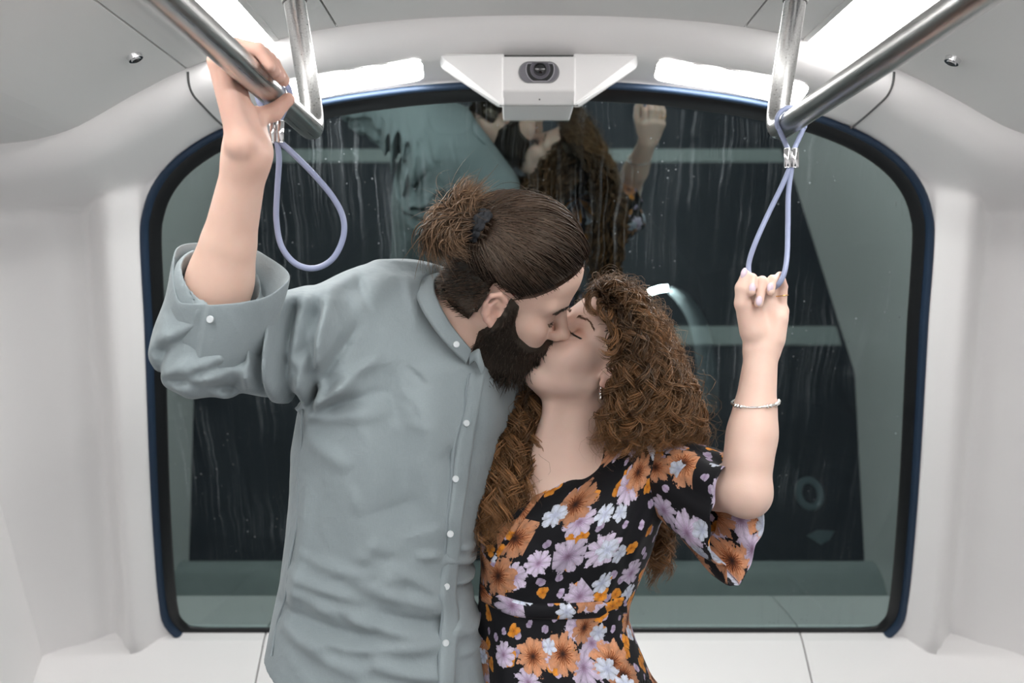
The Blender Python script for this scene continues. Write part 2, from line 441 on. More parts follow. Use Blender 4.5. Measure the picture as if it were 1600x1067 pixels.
# ---- end lights in the bulkhead
def end_light(s_, label):
    t = empty('end_light', (X0+s_*0.36, 1.84, H+.41)); tag(t, label, 'light panel', 'light panels over the end window')
    top = [(1024, 110), (1026, 100), (1031, 95), (1040, 94), (1090, 101), (1140, 109), (1190, 117.5), (1230, 125), (1252, 129.5), (1260, 132), (1264, 136), (1263, 142)]
    bot = [(1022, 117), (1023, 121), (1028, 125), (1038, 127.5), (1090, 135), (1140, 143.5), (1190, 154), (1225, 162.5), (1236, 165.5), (1243, 165.5), (1248, 162), (1255, 153)]
    T_ = np.array([surf(x, y, 0.009) for x, y in top]); B_ = np.array([surf(x, y, 0.009) for x, y in bot])
    k = len(T_); G_ = np.stack([T_+(B_-T_)*i/4 for i in range(5)], 1)
    if s_ < 0: G_[..., 0] = 2*X0-G_[..., 0]
    f_ = grid_faces(k, 5); V_ = np.vstack([G_.reshape(-1, 3), G_.reshape(-1, 3)+[0, .012, .006]])
    o = mesh('diffuser', V_, np.vstack([f_, f_[:, ::-1]+k*5]), MAT['lamp_end'], smooth=False); reparent(o, t)
    loop = np.vstack([G_[:, 0], G_[::-1, 4]])
    rim = tube_obj('rim', loop, 0.0014, MAT['lampframe'], sides=6, closed=True); reparent(rim, t)
end_light(-1, 'white light panel over the window behind the man\'s raised hand')
end_light(1, 'white light panel over the window behind the held strap')

# ---- small round screws in the soffits
def screw(px, py, s_, label):
    x = (px-800)/F; z = (HOR-py)/F
    for D in np.arange(0.8, 2, 0.002):
        if z*D > roof_s(np.array([x*D]))[0]: break
    q = P(px, py, D-0.004)
    t = empty('soffit_lock', q); tag(t, label, 'lock', 'locks in the soffit panels')
    sl = (roof_s(np.array([q[0]+.02]))[0]-roof_s(np.array([q[0]-.02]))[0])/.04
    R_ = Matrix.Rotation(-math.atan(sl), 4, 'Y')
    for nm, r0, r1, h0, h1, mt in (('collar', .0135, .0115, .004, -.006, MAT['chrome']), ('barrel', .0085, .0075, .0, -.008, MAT['chrome']), ('slot', .004, .004, -.007, -.0088, MAT['frit'])):
        bm = bmesh.new(); bmesh.ops.create_cone(bm, cap_ends=True, segments=24, radius1=r1, radius2=r0, depth=abs(h1-h0))
        bmesh.ops.translate(bm, vec=(0, 0, (h0+h1)/2), verts=bm.verts); bmesh.ops.transform(bm, matrix=R_, verts=bm.verts)
        bm_obj(nm, bm, mt, t)
screw(210, 88, -1, 'small chrome lock in the left soffit panel')
screw(1489, 93, 1, 'small chrome lock in the right soffit panel')

# ---- camera housing above the window
def housing():
    t = empty('security_camera', (X0, 1.85, H+.41)); tag(t, 'white camera housing with a dark oval lens above the window', 'security camera')
    # front silhouette with depth per corner (D) and its mirror
    def lofty(name, rowsets, mat, smooth=False, bev=0.004):
        bm = bmesh.new(); rows = [[bm.verts.new(p) for p in r] for r in rowsets]
        k = len(rows[0])
        for a, b in zip(rows[:-1], rows[1:]):
            for i in range(k): bm.faces.new((a[i], a[(i+1) % k], b[(i+1) % k], b[i]))
        bm.faces.new(rows[0]); bm.faces.new(rows[-1][::-1])
        bmesh.ops.recalc_face_normals(bm, faces=bm.faces)
        if bev: bmesh.ops.bevel(bm, geom=list(bm.edges), offset=bev, segments=3, affect='EDGES', profile=0.6)
        o = bm_obj(name, bm, mat, None, smooth); reparent(o, t); return o
    def px(x, y, D): return tuple(P(x, y, D))
    c = 842
    # wings: a wedge deep at the centre, shallow at its ends
    for s_ in (-1, 1):
        def q(x, y, D): return px(c+s_*x, y, D)
        front = [q(54, 84, 1.735), q(158, 85, 1.765), q(152, 106, 1.80), q(60, 164, 1.755), q(54, 165, 1.75)]
        back = [q(54, 84, 1.90), q(163, 85, 1.88), q(156, 108, 1.90), q(64, 168, 1.93), q(54, 168, 1.93)]
        lofty('housing_wing', [front, back], MAT['wall'])
    zz_ = lambda py, D: H+(HOR-py)*D/F
    pr_ = [(1.72, zz_(88, 1.72)), (1.735, zz_(142, 1.735)), (1.762, zz_(164, 1.762)), (1.92, zz_(164, 1.762)), (1.92, zz_(88, 1.72))]
    o = extrude_x('housing_cover', pr_, P(c-57.5, 0, 1.725)[0], P(c+57.5, 0, 1.725)[0], MAT['wall'], 0.003); reparent(o, t)
    o = mesh('housing_gap', [px(c-61, 86, 1.742), px(c+61, 86, 1.742), px(c+61, 165.5, 1.768), px(c-61, 165.5, 1.768)], [(0, 1, 2, 3)], MAT['seam']); reparent(o, t)
    # oval opening: rim, dark bowl, glass dome, lens
    LX, LY = 842, 113
    def fD(py): return 1.72+0.015*(py-88)/(142-88)
    def oval(rx, ry, lift, n=48):
        out = []
        for i in range(n):
            a = 2*math.pi*i/n; x = math.cos(a); y = math.sin(a); ex = (rx-ry)*(1 if x >= 0 else -1); py = LY+ry*y
            out.append(px(LX+ex+ry*x, py, fD(py)-lift))
        return out
    prof = [(32.5, 17.5, -.002), (32.0, 17.0, .0012), (31, 16, .0016), (30, 15, .0006), (29.5, 14.5, -.0004+.0006)]
    V = []
    for a_, b_, l_ in prof: V += oval(a_, b_, l_)
    n_ = 48; fs = [tuple(f) for f in grid_faces(len(prof), n_, False, True)]
    o = mesh('lens_rim', V, fs, simple('grey lens rim', (0.20, 0.20, 0.21), 0.3)); reparent(o, t)
    V = oval(29.8, 14.8, .0004); o = mesh('lens_window', V, [tuple(range(n_))], simple('smoky lens window', (0.17, 0.165, 0.19), 0.15, coat=.5), smooth=False); reparent(o, t)
    cx_, cy_ = 844, 108
    def ringpts(r, lift):
        out = []
        for i in range(64):
            a = 2*math.pi*i/64; x_, y_ = cx_+r*math.cos(a), cy_+r*math.sin(a); y_ = min(max(y_, LY-14), LY+14); out.append(px(x_, y_, fD(y_)-lift))
        return np.array(out)
    for r, lift, mt in ((21, .0008, MAT['frit']), (14.5, .0022, simple('lens ring', (0.10, 0.095, 0.115), 0.25))):
        V = ringpts(r, lift); o = mesh('lens_disc', V, [tuple(range(64))], mt, smooth=False); reparent(o, t)
    for r, lift, mt in ((22, .0008, simple('pale lens ring', (0.42, 0.41, 0.45), 0.25)), (15, .0022, simple('dull lens ring', (0.16, 0.15, 0.18), 0.25)), (9.5, .003, MAT['frit'])):
        o = tube_obj('lens_ring', ringpts(r, lift), .0009, mt, sides=6, closed=True); reparent(o, t)
    L = px(cx_, cy_-1, fD(cy_)-.002)
    bm = bmesh.new(); bmesh.ops.create_uvsphere(bm, u_segments=24, v_segments=12, radius=0.0095)
    bmesh.ops.scale(bm, vec=(1, .5, 1), verts=bm.verts); bmesh.ops.translate(bm, vec=L, verts=bm.verts)
    o = bm_obj('lens', bm, simple('black lens glass', (0.006, 0.006, 0.008), 0.06, coat=1.0), None, True); reparent(o, t)
    q = px(843, 155.5, 1.7505); bm = bmesh.new(); bmesh.ops.create_uvsphere(bm, u_segments=10, v_segments=6, radius=0.0014); bmesh.ops.translate(bm, vec=q, verts=bm.verts)
    o = bm_obj('sensor_dot', bm, MAT['frit'], None, True); reparent(o, t)
housing()

# ---- handrails
RAILX, RAILZ, RAILY, RR = 0.347, H+0.270, 1.505, 0.0165
def handrail(s_, label):
    t = empty('handrail', (X0+s_*RAILX, RAILY, RAILZ)); tag(t, label, 'handrail', 'steel handrails under the ceiling')
    x = X0+s_*RAILX
    top = np.array([x+s_*0.036, RAILY+0.010, H+roof_s(np.array([x+s_*0.036]))[0]])
    b = np.array([x, RAILY, RAILZ]); far = np.array([x, -3.2, RAILZ])
    d1 = (far-b)/np.linalg.norm(far-b); d2 = (top-b)/np.linalg.norm(top-b)
    r = 0.045
    arc = [b+d1*r*(1-u)**2+d2*r*u**2 for u in np.linspace(0, 1, 14)]
    path = np.array([far, b+d1*1.5, b+d1*0.5]+arc+[top-d2*0.014])
    o = tube_obj('rail', path, RR, MAT['steel'], sides=28); reparent(o, t)
    o = tube_obj('socket', np.array([top-d2*0.015, top+d2*0.03]), RR+0.0028, MAT['lampframe'], sides=28); reparent(o, t)
    o = tube_obj('socket_joint', np.array([top-d2*0.0165, top-d2*0.0148]), RR+0.0012, MAT['seam'], sides=28); reparent(o, t)
handrail(-1, 'brushed steel handrail gripped by the man on the left')
handrail(1, 'brushed steel handrail with the strap the woman holds')

# ---- hanging straps
MAT['cord'] = simple('lavender blue strap rubber', (0.27, 0.31, 0.46), 0.45, noise=0.1, nscale=60)
def strap(s_, clamp, paths, grip, label, loopD):
    x = X0+s_*RAILX
    t = empty('hanging_strap', grip); tag(t, label, 'strap', 'hanging straps')
    # sling over the rail
    a = []
    cl = np.array(clamp)
    rr = RR+0.0038
    for i in range(25):
        u = i/24; an = math.radians(-35+u*250)
        a.append([x+rr*math.cos(an), grip[1]+0.0*u, RAILZ+rr*math.sin(an)])
    a = [[cl[0]+0.004, cl[1], cl[2]+0.012]]+a+[[cl[0]-0.004, cl[1], cl[2]+0.012]]
    o = tube_obj('sling', catmull(np.array(a), 90), 0.0036, MAT['cord'], sides=10); reparent(o, t)
    for p in paths:
        o = tube_obj('loop_cord', catmull(p, 110), 0.0037, MAT['cord'], sides=12); reparent(o, t)
    for dx in (-0.0052, 0.0052):
        o = tube_obj('clamp_sleeve', np.array([cl+[dx, -0.001, 0.014], cl+[dx, -.001, 0.0125], cl+[dx, -.001, -0.0125], cl+[dx, -.001, -0.014]]), np.array([.0044, .0056, .0056, .0044]), MAT['chrome'], sides=14); reparent(o, t)
    bm = bmesh.new(); box_bm(bm, tuple(cl+[0, .002, 0]), (0.014, 0.007, 0.018), bev=0.002); o = bm_obj('clamp_plate', bm, MAT['chrome']); reparent(o, t)
DL = 0.297/372*F
grl = np.array([X0-RAILX, DL, RAILZ])
lp = [P(x, y, D) for x, y, D in ((433, 222, DL), (436, 250, DL), (433, 300, DL), (432, 345, DL), (440, 385, DL), (462, 412, DL), (492, 419, DL), (520, 404, DL), (536, 372, DL), (536, 340, DL), (520, 308, DL), (490, 272, DL), (458, 240, DL), (438, 222, DL))]
strap(-1, P(431, 206, DL), [lp], grl, 'lavender blue strap loop hanging free beside the man\'s raised hand', DL)
DR = 0.397/436*F
# ================================================================== signed-distance modelling
class SDF:
    def __init__(s, lo, hi, h):
        s.lo = np.array(lo, float); s.h = h
        n = np.ceil((np.array(hi)-s.lo)/h).astype(int)+1
        s.ax = [(s.lo[i]+h*np.arange(n[i])).astype(np.float32) for i in range(3)]
        s.D = np.full(n, 0.2, np.float32)
    def sub(s, lo, hi):
        sl = []
        for i in range(3):
            a = int(np.clip(math.floor((lo[i]-s.lo[i])/s.h), 0, s.D.shape[i])); b = int(np.clip(math.ceil((hi[i]-s.lo[i])/s.h)+1, 0, s.D.shape[i]))
            sl.append(slice(a, b))
        g = (s.ax[0][sl[0]][:, None, None], s.ax[1][sl[1]][None, :, None], s.ax[2][sl[2]][None, None, :])
        return tuple(sl), g
    def put(s, sl, d, k, op):
        o = s.D[sl]
        if o.size == 0: return
        d = d.astype(np.float32)
        if op == '+':
            h = np.clip(0.5+0.5*(o-d)/k, 0, 1) if k else (d < o).astype(np.float32)
            s.D[sl] = o*(1-h)+d*h-k*h*(1-h)
        else:
            d = -d
            h = np.clip(0.5-0.5*(o-d)/k, 0, 1) if k else (d > o).astype(np.float32)
            s.D[sl] = o*(1-h)+d*h+k*h*(1-h)
    def cap(s, a, b, ra, rb=None, k=0.0, op='+'):
        rb = ra if rb is None else rb
        a = np.array(a, float); b = np.array(b, float); m = max(ra, rb)+2*k+4*s.h
        sl, (x, y, z) = s.sub(np.minimum(a, b)-m, np.maximum(a, b)+m)
        ba = b-a; L = max((ba*ba).sum(), 1e-12)
        t = np.clip(((x-a[0])*ba[0]+(y-a[1])*ba[1]+(z-a[2])*ba[2])/L, 0, 1)
        d = np.sqrt((x-a[0]-t*ba[0])**2+(y-a[1]-t*ba[1])**2+(z-a[2]-t*ba[2])**2)-(ra+(rb-ra)*t)
        s.put(sl, d, k, op)
    def chain(s, pts, rads, k=0.0, k2=0.004):
        for i in range(len(pts)-1): s.cap(pts[i], pts[i+1], rads[i], rads[i+1], k if i == 0 else k2)
    def ell(s, c, r, k=0.0, op='+', rot=None):
        c = np.array(c, float); r = np.array(r, float); m = r.max()+2*k+4*s.h
        sl, (x, y, z) = s.sub(c-m, c+m)
        x, y, z = x-c[0], y-c[1], z-c[2]
        if rot is not None:
            x, y, z = (rot[0][0]*x+rot[0][1]*y+rot[0][2]*z, rot[1][0]*x+rot[1][1]*y+rot[1][2]*z, rot[2][0]*x+rot[2][1]*y+rot[2][2]*z)
        k0 = np.sqrt((x/r[0])**2+(y/r[1])**2+(z/r[2])**2); k1 = np.sqrt((x/r[0]**2)**2+(y/r[1]**2)**2+(z/r[2]**2)**2)+1e-9
        s.put(sl, k0*(k0-1)/k1, k, op)
    def sym(s, fn):
        fn(1); fn(-1)
    def full(s): return s.ax[0][:, None, None], s.ax[1][None, :, None], s.ax[2][None, None, :]
    def mesh(s, D=None): return nets(s.D if D is None else D, s.lo, s.h)

def nets(D, lo, h):
    """naive surface nets"""
    I = D < 0
    c = np.zeros(tuple(n-1 for n in D.shape), np.int8)
    for dx in (0, 1):
        for dy in (0, 1):
            for dz in (0, 1): c += I[dx:I.shape[0]-1+dx, dy:I.shape[1]-1+dy, dz:I.shape[2]-1+dz]
    A = np.argwhere((c > 0) & (c < 8)); idx = np.full(c.shape, -1, np.int32); idx[tuple(A.T)] = np.arange(len(A))
    corner = {}
    for dx in (0, 1):
        for dy in (0, 1):
            for dz in (0, 1): corner[dx, dy, dz] = D[A[:, 0]+dx, A[:, 1]+dy, A[:, 2]+dz].astype(np.float64)
    S = np.zeros((len(A), 3)); n = np.zeros(len(A))
    ks = list(corner)
    for a in ks:
        for ax in range(3):
            if a[ax]: continue
            b = list(a); b[ax] = 1; b = tuple(b)
            va, vb = corner[a], corner[b]; m = (va < 0) != (vb < 0)
            t = np.where(m, va/np.where(m, va-vb, 1), 0)
            p = np.array(a, float)[None]+np.zeros((len(A), 3)); p[:, ax] += t
            S += p*m[:, None]; n += m
    V = np.array(lo)+(A+S/n[:, None])*h
    fs = []
    for ax in range(3):
        u, v = (ax+1) % 3, (ax+2) % 3
        sl0 = [slice(None)]*3; sl1 = [slice(None)]*3; sl0[ax] = slice(0, -1); sl1[ax] = slice(1, None)
        E = np.argwhere(I[tuple(sl0)] != I[tuple(sl1)])
        E = E[(E[:, u] > 0) & (E[:, v] > 0) & (E[:, u] < c.shape[u]) & (E[:, v] < c.shape[v])]
        q = []
        for du, dv in ((-1, -1), (0, -1), (0, 0), (-1, 0)):
            e = E.copy(); e[:, u] += du; e[:, v] += dv; q.append(idx[tuple(e.T)])
        q = np.stack(q, 1); flip = ~I[tuple(E.T)]
        q[flip] = q[flip][:, ::-1]
        fs.append(q[(q >= 0).all(1)])
    return V, np.vstack(fs)

def vnormals(V, Fc):
    n = np.cross(V[Fc[:, 2]]-V[Fc[:, 0]], V[Fc[:, 3]]-V[Fc[:, 1]])
    out = np.zeros_like(V)
    for i in range(4): np.add.at(out, Fc[:, i], n)
    return out/(np.linalg.norm(out, axis=1, keepdims=True)+1e-12)

def relax(V, Fc, it=2, f=0.5):
    """a little Laplacian smoothing takes the voxel steps out"""
    e = np.vstack([Fc[:, [0, 1]], Fc[:, [1, 2]], Fc[:, [2, 3]], Fc[:, [3, 0]]])
    for _ in range(it):
        S = np.zeros_like(V); n = np.zeros(len(V))
        np.add.at(S, e[:, 0], V[e[:, 1]]); np.add.at(n, e[:, 0], 1); np.add.at(S, e[:, 1], V[e[:, 0]]); np.add.at(n, e[:, 1], 1)
        V = V+f*(S/np.maximum(n, 1)[:, None]-V)
    return V

def attr(o, name, data, typ='FLOAT_COLOR'):
    a = o.data.attributes.new(name, typ, 'POINT')
    a.data.foreach_set('color' if typ == 'FLOAT_COLOR' else 'vector' if typ == 'FLOAT_VECTOR' else 'value', np.asarray(data, np.float32).ravel())

def join(parts):
    V = []; Fc = []; n = 0
    for v, f in parts: V.append(v); Fc.append(f+n); n += len(v)
    return np.vstack(V), np.vstack(Fc)

RNG = np.random.default_rng(7)
class Frame:
    """a head's own axes: x out of the face, y to the side the camera sees, z to the crown"""
    def __init__(s, Fv, Uv, Lv, C, sc, jaw=1.0):
        s.R = np.stack([Fv, Lv, Uv], 1); s.C = np.array(C); s.sc = sc; s.flip = np.linalg.det(s.R) < 0; s.jaw = jaw
    def w(s, p):
        p = np.array(p, float); z = p[..., 2]; p[..., 2] = np.where(z < -.02, -.02+(z+.02)*s.jaw, z)
        return p*s.sc@s.R.T+s.C
    def l(s, p):
        q = ((np.asarray(p, float)-s.C)@s.R)/s.sc; z = q[..., 2]; q[..., 2] = np.where(z < -.02, -.02+(z+.02)/s.jaw, z); return q
def snap(sd, p, off=0.0):
    """move points along x on to the front of the face"""
    p = np.array(p, float); iy = np.clip(np.round((p[:, 1]-sd.lo[1])/sd.h).astype(int), 0, sd.D.shape[1]-1); iz = np.clip(np.round((p[:, 2]-sd.lo[2])/sd.h).astype(int), 0, sd.D.shape[2]-1)
    col = sd.D[:, iy, iz].T; n = col.shape[1]; ins = col < 0; last = n-1-np.argmax(ins[:, ::-1], 1)
    a = col[np.arange(len(p)), last]; b = col[np.arange(len(p)), np.minimum(last+1, n-1)]
    p[:, 0] = sd.lo[0]+(last+a/(a-b))*sd.h+off
    return p
def project(p):
    p = np.asarray(p); return (800+p[..., 0]/p[..., 1]*F, HOR-(p[..., 2]-H)/p[..., 1]*F)

# ------------------------------------------------------------------ head
def head_sdf(male, lo=(-.15, -.12, -.17), hi=(.15, .12, .16), h=0.002, neck=None, eye_open=0.0, pucker=0.0):
    s = SDF(lo, hi, h)
    cq = 1.0 if male else .92
    s.ell((-.010, 0, .052), (.096*cq, .076, .084*cq))
    s.ell((.020, 0, .062 if male else .056), (.072, .066, .066*cq), .03)
    s.ell((.036, 0, -.020), (.056, .060, .088), .03)
    jw = 1.0 if male else 0.88
    s.ell((.044, 0, -.066), (.046, .047*jw, .042), .03)
    s.ell((.078, 0, -.098), (.017, .021*jw, .016), .025)
    for g in (1, -1):
        s.cap((.004, g*.057*jw, -.040), (.064, g*.026*jw, -.094), .014, .013, .025)
        s.ell((.060, g*.046, -.014), (.026, .018, .019), .022)
        s.ell((.068, g*.034, -.042), (.022, .020, .026), .02)
        s.cap((.084, g*.010, .033), (.066, g*.050, .034), .011 if male else .008, .009, .016)
    for g in (1, -1):
        s.ell((.100, g*.032, .010), (.019, .019, .014), .014, '-')
    for g in (1, -1):
        s.ell((.0735, g*.032, .009), (.0135, .0140, .0132), .004)
        # crease between brow and lid, lid edge
        s.cap((.0895, g*.021, .0195), (.0835, g*.044, .0175), .0020, .0016, .004, '-')
        s.cap((.0870, g*.022, -.004), (.0795, g*.044, -.003), .0030, .0025, .004)
    s.cap((.090, 0, .022), (.116, 0, -.020), .0075, .0105, .014)
    s.ell((.119, 0, -.0215), (.0110, .0115, .0100), .008)
    for g in (1, -1):
        s.ell((.107, g*.0125, -.026), (.0105, .0070, .0085), .006)
        s.ell((.110, g*.0065, -.0335), (.0050, .0032, .0030), .002, '-')
    pk = pucker
    s.ell((.089, 0, -.055), (.018, .030, .022), .015)
    for g in (1, -1):
        s.cap((.1035+pk, 0, -.051), (.092, g*.020, -.0555), .0058, .0035, .005)
    s.cap((.1015+pk, -.010, -.0635), (.1015+pk, .010, -.0635), .0070, .0070, .006)
    for g in (1, -1): s.cap((.0985+pk*.6, g*.010, -.0630), (.0905, g*.021, -.0575), .0060, .0030, .005)
    for g in (1, -1): s.cap((.1095+pk, 0, -.0565), (.0945, g*.022, -.0570), .0014, .0012, .003, '-')
    s.ell((.092, 0, -.078), (.014, .022, .006), .008, '-')
    # ears
    for g in (1, -1):
        th = math.radians(14)
        def e(u, v, w): return (-.006+u*math.cos(th)-v*math.sin(th), g*(.0755+w*1.25), .002+v*math.cos(th)+u*math.sin(th))
        s.cap(e(.010, -.018, .000), e(.006, .012, -.002), .008, .010, .010)
        s.ell(e(.000, .002, .005), (.0150, .0060, .0270), .006)
        hel = [e(.013, .006, .003), e(.011, .020, .007), e(.002, .0285, .011), e(-.010, .024, .014), e(-.0155, .010, .0155), e(-.013, -.006, .014), e(-.007, -.018, .010), e(.001, -.027, .006)]
        for a, b in zip(hel[:-1], hel[1:]): s.cap(a, b, .0043, .0043, .003)
        s.ell(e(.004, -.027, .005), (.0080, .0048, .0085), .005)
        s.ell(e(.002, -.004, .014), (.0085, .0105, .0125), .003, '-')
        s.ell(e(-.003, .015, .0155), (.0075, .0065, .0075), .003, '-')
        an = [e(-.001, .016, .009), e(-.0085, .006, .0115), e(-.006, -.008, .011)]
        for a, b in zip(an[:-1], an[1:]): s.cap(a, b, .0030, .0030, .003)
        s.ell(e(.0105, -.006, .008), (.0042, .0032, .0060), .003)
    if neck:
        for (a, b, ra, rb, k) in neck: s.cap(a, b, ra, rb, k)
    return s

def skin_mat(name, base, deep):
    m, nt, b = nodes_mat(name)
    at = N(nt, 'ShaderNodeAttribute', attribute_name='tint')
    tc = N(nt, 'ShaderNodeTexCoord'); nz = N(nt, 'ShaderNodeTexNoise', i_Scale=35.0, i_Detail=5.0); nt.links.new(tc.outputs['Object'], nz.inputs['Vector'])
    c = mixc(nt, ramp(nt, nz.outputs['Fac'], [(0.35, 0.0), (0.75, 0.5)]), (*base, 1), (*deep, 1))
    nt.links.new(mixc(nt, 1.0, c, at.outputs['Color'], 'MULTIPLY'), b.inputs['Base Color'])
    b.inputs['Roughness'].default_value = 0.48; b.inputs['Specular IOR Level'].default_value = 0.35
    b.inputs['Subsurface Weight'].default_value = 0.18; b.inputs['Subsurface Radius'].default_value = (1.0, 0.35, 0.2); b.inputs['Subsurface Scale'].default_value = 0.008
    n2 = N(nt, 'ShaderNodeTexNoise', i_Scale=600.0, i_Detail=2.0); nt.links.new(tc.outputs['Object'], n2.inputs['Vector'])
    bp = N(nt, 'ShaderNodeBump', i_Strength=0.12, i_Distance=0.001); nt.links.new(n2.outputs['Fac'], bp.inputs['Height']); nt.links.new(bp.outputs[0], b.inputs['Normal'])
    return m

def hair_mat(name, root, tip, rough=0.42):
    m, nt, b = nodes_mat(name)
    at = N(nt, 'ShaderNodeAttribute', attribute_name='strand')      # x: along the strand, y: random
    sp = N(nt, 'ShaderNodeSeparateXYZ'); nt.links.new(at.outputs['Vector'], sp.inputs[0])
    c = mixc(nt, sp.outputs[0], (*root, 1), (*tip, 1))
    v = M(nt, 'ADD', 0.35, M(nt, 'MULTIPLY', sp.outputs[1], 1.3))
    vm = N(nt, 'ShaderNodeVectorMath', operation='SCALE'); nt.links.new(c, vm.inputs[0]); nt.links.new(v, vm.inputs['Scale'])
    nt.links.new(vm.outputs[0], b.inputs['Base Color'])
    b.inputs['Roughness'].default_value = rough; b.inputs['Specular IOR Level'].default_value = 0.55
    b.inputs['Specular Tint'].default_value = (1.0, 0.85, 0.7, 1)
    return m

def strands(name, paths, rad, mat, parent, sides=3, taper=True, t0=0.0, t1=1.0, rn=None):
    S, n, _ = paths.shape
    t = np.linspace(0, 1, n)
    r = np.broadcast_to(np.asarray(rad, float).reshape(-1, 1), (S, n))*(np.clip(3.5*(1-t), 0.12, 1) if taper else np.clip(t*7, .18, 1))
    v, f = tubes(paths, r, sides)
    o = mesh(name, v, f, mat, None); reparent(o, parent)
    rn = RNG.random(S) if rn is None else rn
    d = np.zeros((S, n, sides, 3)); d[..., 0] = (t0+(t1-t0)*t)[None, :, None]; d[..., 1] = rn[:, None, None]
    attr(o, 'strand', d.reshape(-1, 3), 'FLOAT_VECTOR')
    return o

def slerp_paths(r0, tgt, n):
    """r0 Sx3 unit, tgt 3 or Sx3 unit -> S x n x 3 directions"""
    tgt = np.broadcast_to(np.asarray(tgt, float), r0.shape)
    om = np.arccos(np.clip((r0*tgt).sum(1), -1, 1))[:, None, None]; t = np.linspace(0, 1, n)[None, :, None]
    return (np.sin((1-t)*om)*r0[:, None]+np.sin(t*om)*tgt[:, None])/np.maximum(np.sin(om), 1e-6)
# ================================================================== the man
man = empty('person', (P(600, 900, 1.45)[0], 1.47, 0.0))
tag(man, 'bearded man in a grey linen shirt with hair in a bun, gripping the left rail', 'person', 'couple kissing by the window')
MAT['skin_m'] = skin_mat('man skin', (0.68, 0.475, 0.385), (0.61, 0.39, 0.305))
MAT['hair_m'] = hair_mat('brown hair', (0.020, 0.0125, 0.009), (0.050, 0.031, 0.021), 0.27)
MAT['bun_m'] = hair_mat('brown bun hair', (0.05, 0.029, 0.018), (0.15, 0.088, 0.05), 0.40)
MAT['beard_m'] = hair_mat('dark beard', (0.014, 0.010, 0.008), (0.022, 0.014, 0.011), 0.5)
def man_frame():
    p = math.radians(29); r = math.radians(27); y = math.radians(8)
    Fv = np.array([math.cos(p)*math.cos(y), math.sin(y), -math.sin(p)*math.cos(y)]); U0 = np.array([math.sin(p), 0, math.cos(p)]); V0 = -np.cross(U0, Fv)
    U = U0*math.cos(r)+V0*math.sin(r); L = V0*math.cos(r)-U0*math.sin(r)
    ear = P(781, 486, 1.325); R = np.stack([Fv, L, U], 1); sc = 0.905
    return Frame(Fv, U, L, ear-R@np.array([.003, .080, .002])*sc, sc, 0.86)
MF = man_frame()
neck_base = MF.l(P(668, 560, 1.45)); neck_top = np.array([-.028, 0, -.045])
ms = head_sdf(True, lo=(-.165, -.12, -.215), neck=[(neck_top, neck_base, .056, .066, .03), ((-.02, .0, -.07), MF.l(P(715, 575, 1.41)), .040, .045, .03)])
hv, hf = ms.mesh(); hv = relax(hv, hf, 2, .5)
# tint: lips and a flush on ear, cheek, nose
def face_tint(v, lips=(0.75, 0.45, 0.45), shadow=None, brow=None):
    t = np.ones((len(v), 4)); ay = np.abs(v[:, 1])
    lp = smoothstep(.0265, .020, ay)*smoothstep(.088, .094, v[:, 0])*smoothstep(-.0735, -.0695, v[:, 2])*smoothstep(-.0455, -.0485, v[:, 2])
    t[:, :3] = t[:, :3]*(1-lp[:, None])+np.array(lips)*lp[:, None]
    fl = np.exp(-(((v[:, 0]-.075)/.03)**2+((ay-.045)/.02)**2+((v[:, 2]+.015)/.025)**2))*0.35+smoothstep(.074, .084, ay)*smoothstep(-.04, -.02, v[:, 0])*smoothstep(.025, .012, v[:, 0])*0.5
    t[:, :3] *= 1-fl[:, None]*np.array([0.05, .22, .22])
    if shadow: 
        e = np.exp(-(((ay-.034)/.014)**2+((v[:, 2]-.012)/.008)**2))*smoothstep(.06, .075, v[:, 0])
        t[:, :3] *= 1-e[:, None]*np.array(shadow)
    return t
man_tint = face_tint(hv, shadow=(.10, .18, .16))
head_m = (MF.w(hv), hf[:, ::-1] if MF.flip else hf)

# raised forearm and the hand around the rail
BX, BZ = X0-RAILX, RAILZ
def man_arm():
    El, Wr = P(322, 548, 1.27), P(386, 243, 1.165)
    s = SDF((-.50, 1.04, 1.40), (-.22, 1.36, 1.90), 0.0022)
    s.cap(P(560, 520, 1.40), El, .046, .040, 0)
    mid = El*.62+Wr*.38
    s.cap(El, mid, .039, .0355, .02); s.cap(mid, Wr, .0355, .0245, .02)
    s.cap(El*.8+Wr*.2+[-.008, 0, 0], El*.45+Wr*.55, .034, .026, .02)
    s.cap(Wr, Wr+[-.006, -.002, .045], .0235, .019, .022)
    W2 = Wr+[-.002, -.006, .010]
    ys = [1.180, 1.157, 1.134, 1.113]
    zz = [1.838, 1.842, 1.838, 1.830]
    for i, (yy, z) in enumerate(zip(ys, zz)):
        mcp = np.array([BX-.033, yy, z]); root = W2+[0.002, (yy-1.148)*.55, 0]
        s.cap(Wr+[0, (yy-1.148)*.25, 0], root, .0165, .0150, .010)
        s.cap(root, mcp, .0150, .0105, .010)
        r = [.0092, .0095, .0090, .0080][i]; L = [1, 1.06, 1.0, .85][i]
        pts = [mcp, np.array([BX-.014*L, yy+.001, BZ+.0285]), np.array([BX+.0135, yy+.002, BZ+.0235]), np.array([BX+.026, yy+.003, BZ+.0045])]
        s.chain(pts, [r*1.08, r, r*.94, r*.80], .006, .003)
    # ball of the thumb and thumb under the rail
    t0 = Wr+[.006, .014, .012]; t1 = np.array([BX-.012, 1.196, BZ-.038]); t2 = np.array([BX+.008, 1.207, BZ-.0285]); t3 = np.array([BX+.0245, 1.211, BZ-.012])
    s.chain([t0, t1, t2, t3], [.0175, .0125, .0105, .0085], .014, .005)
    return s.mesh()
av, af = man_arm(); av = relax(av, af, 2, .5)
body_v, body_f = join([head_m, (av, af)])
o = mesh('body', body_v, body_f, MAT['skin_m']); reparent(o, man)
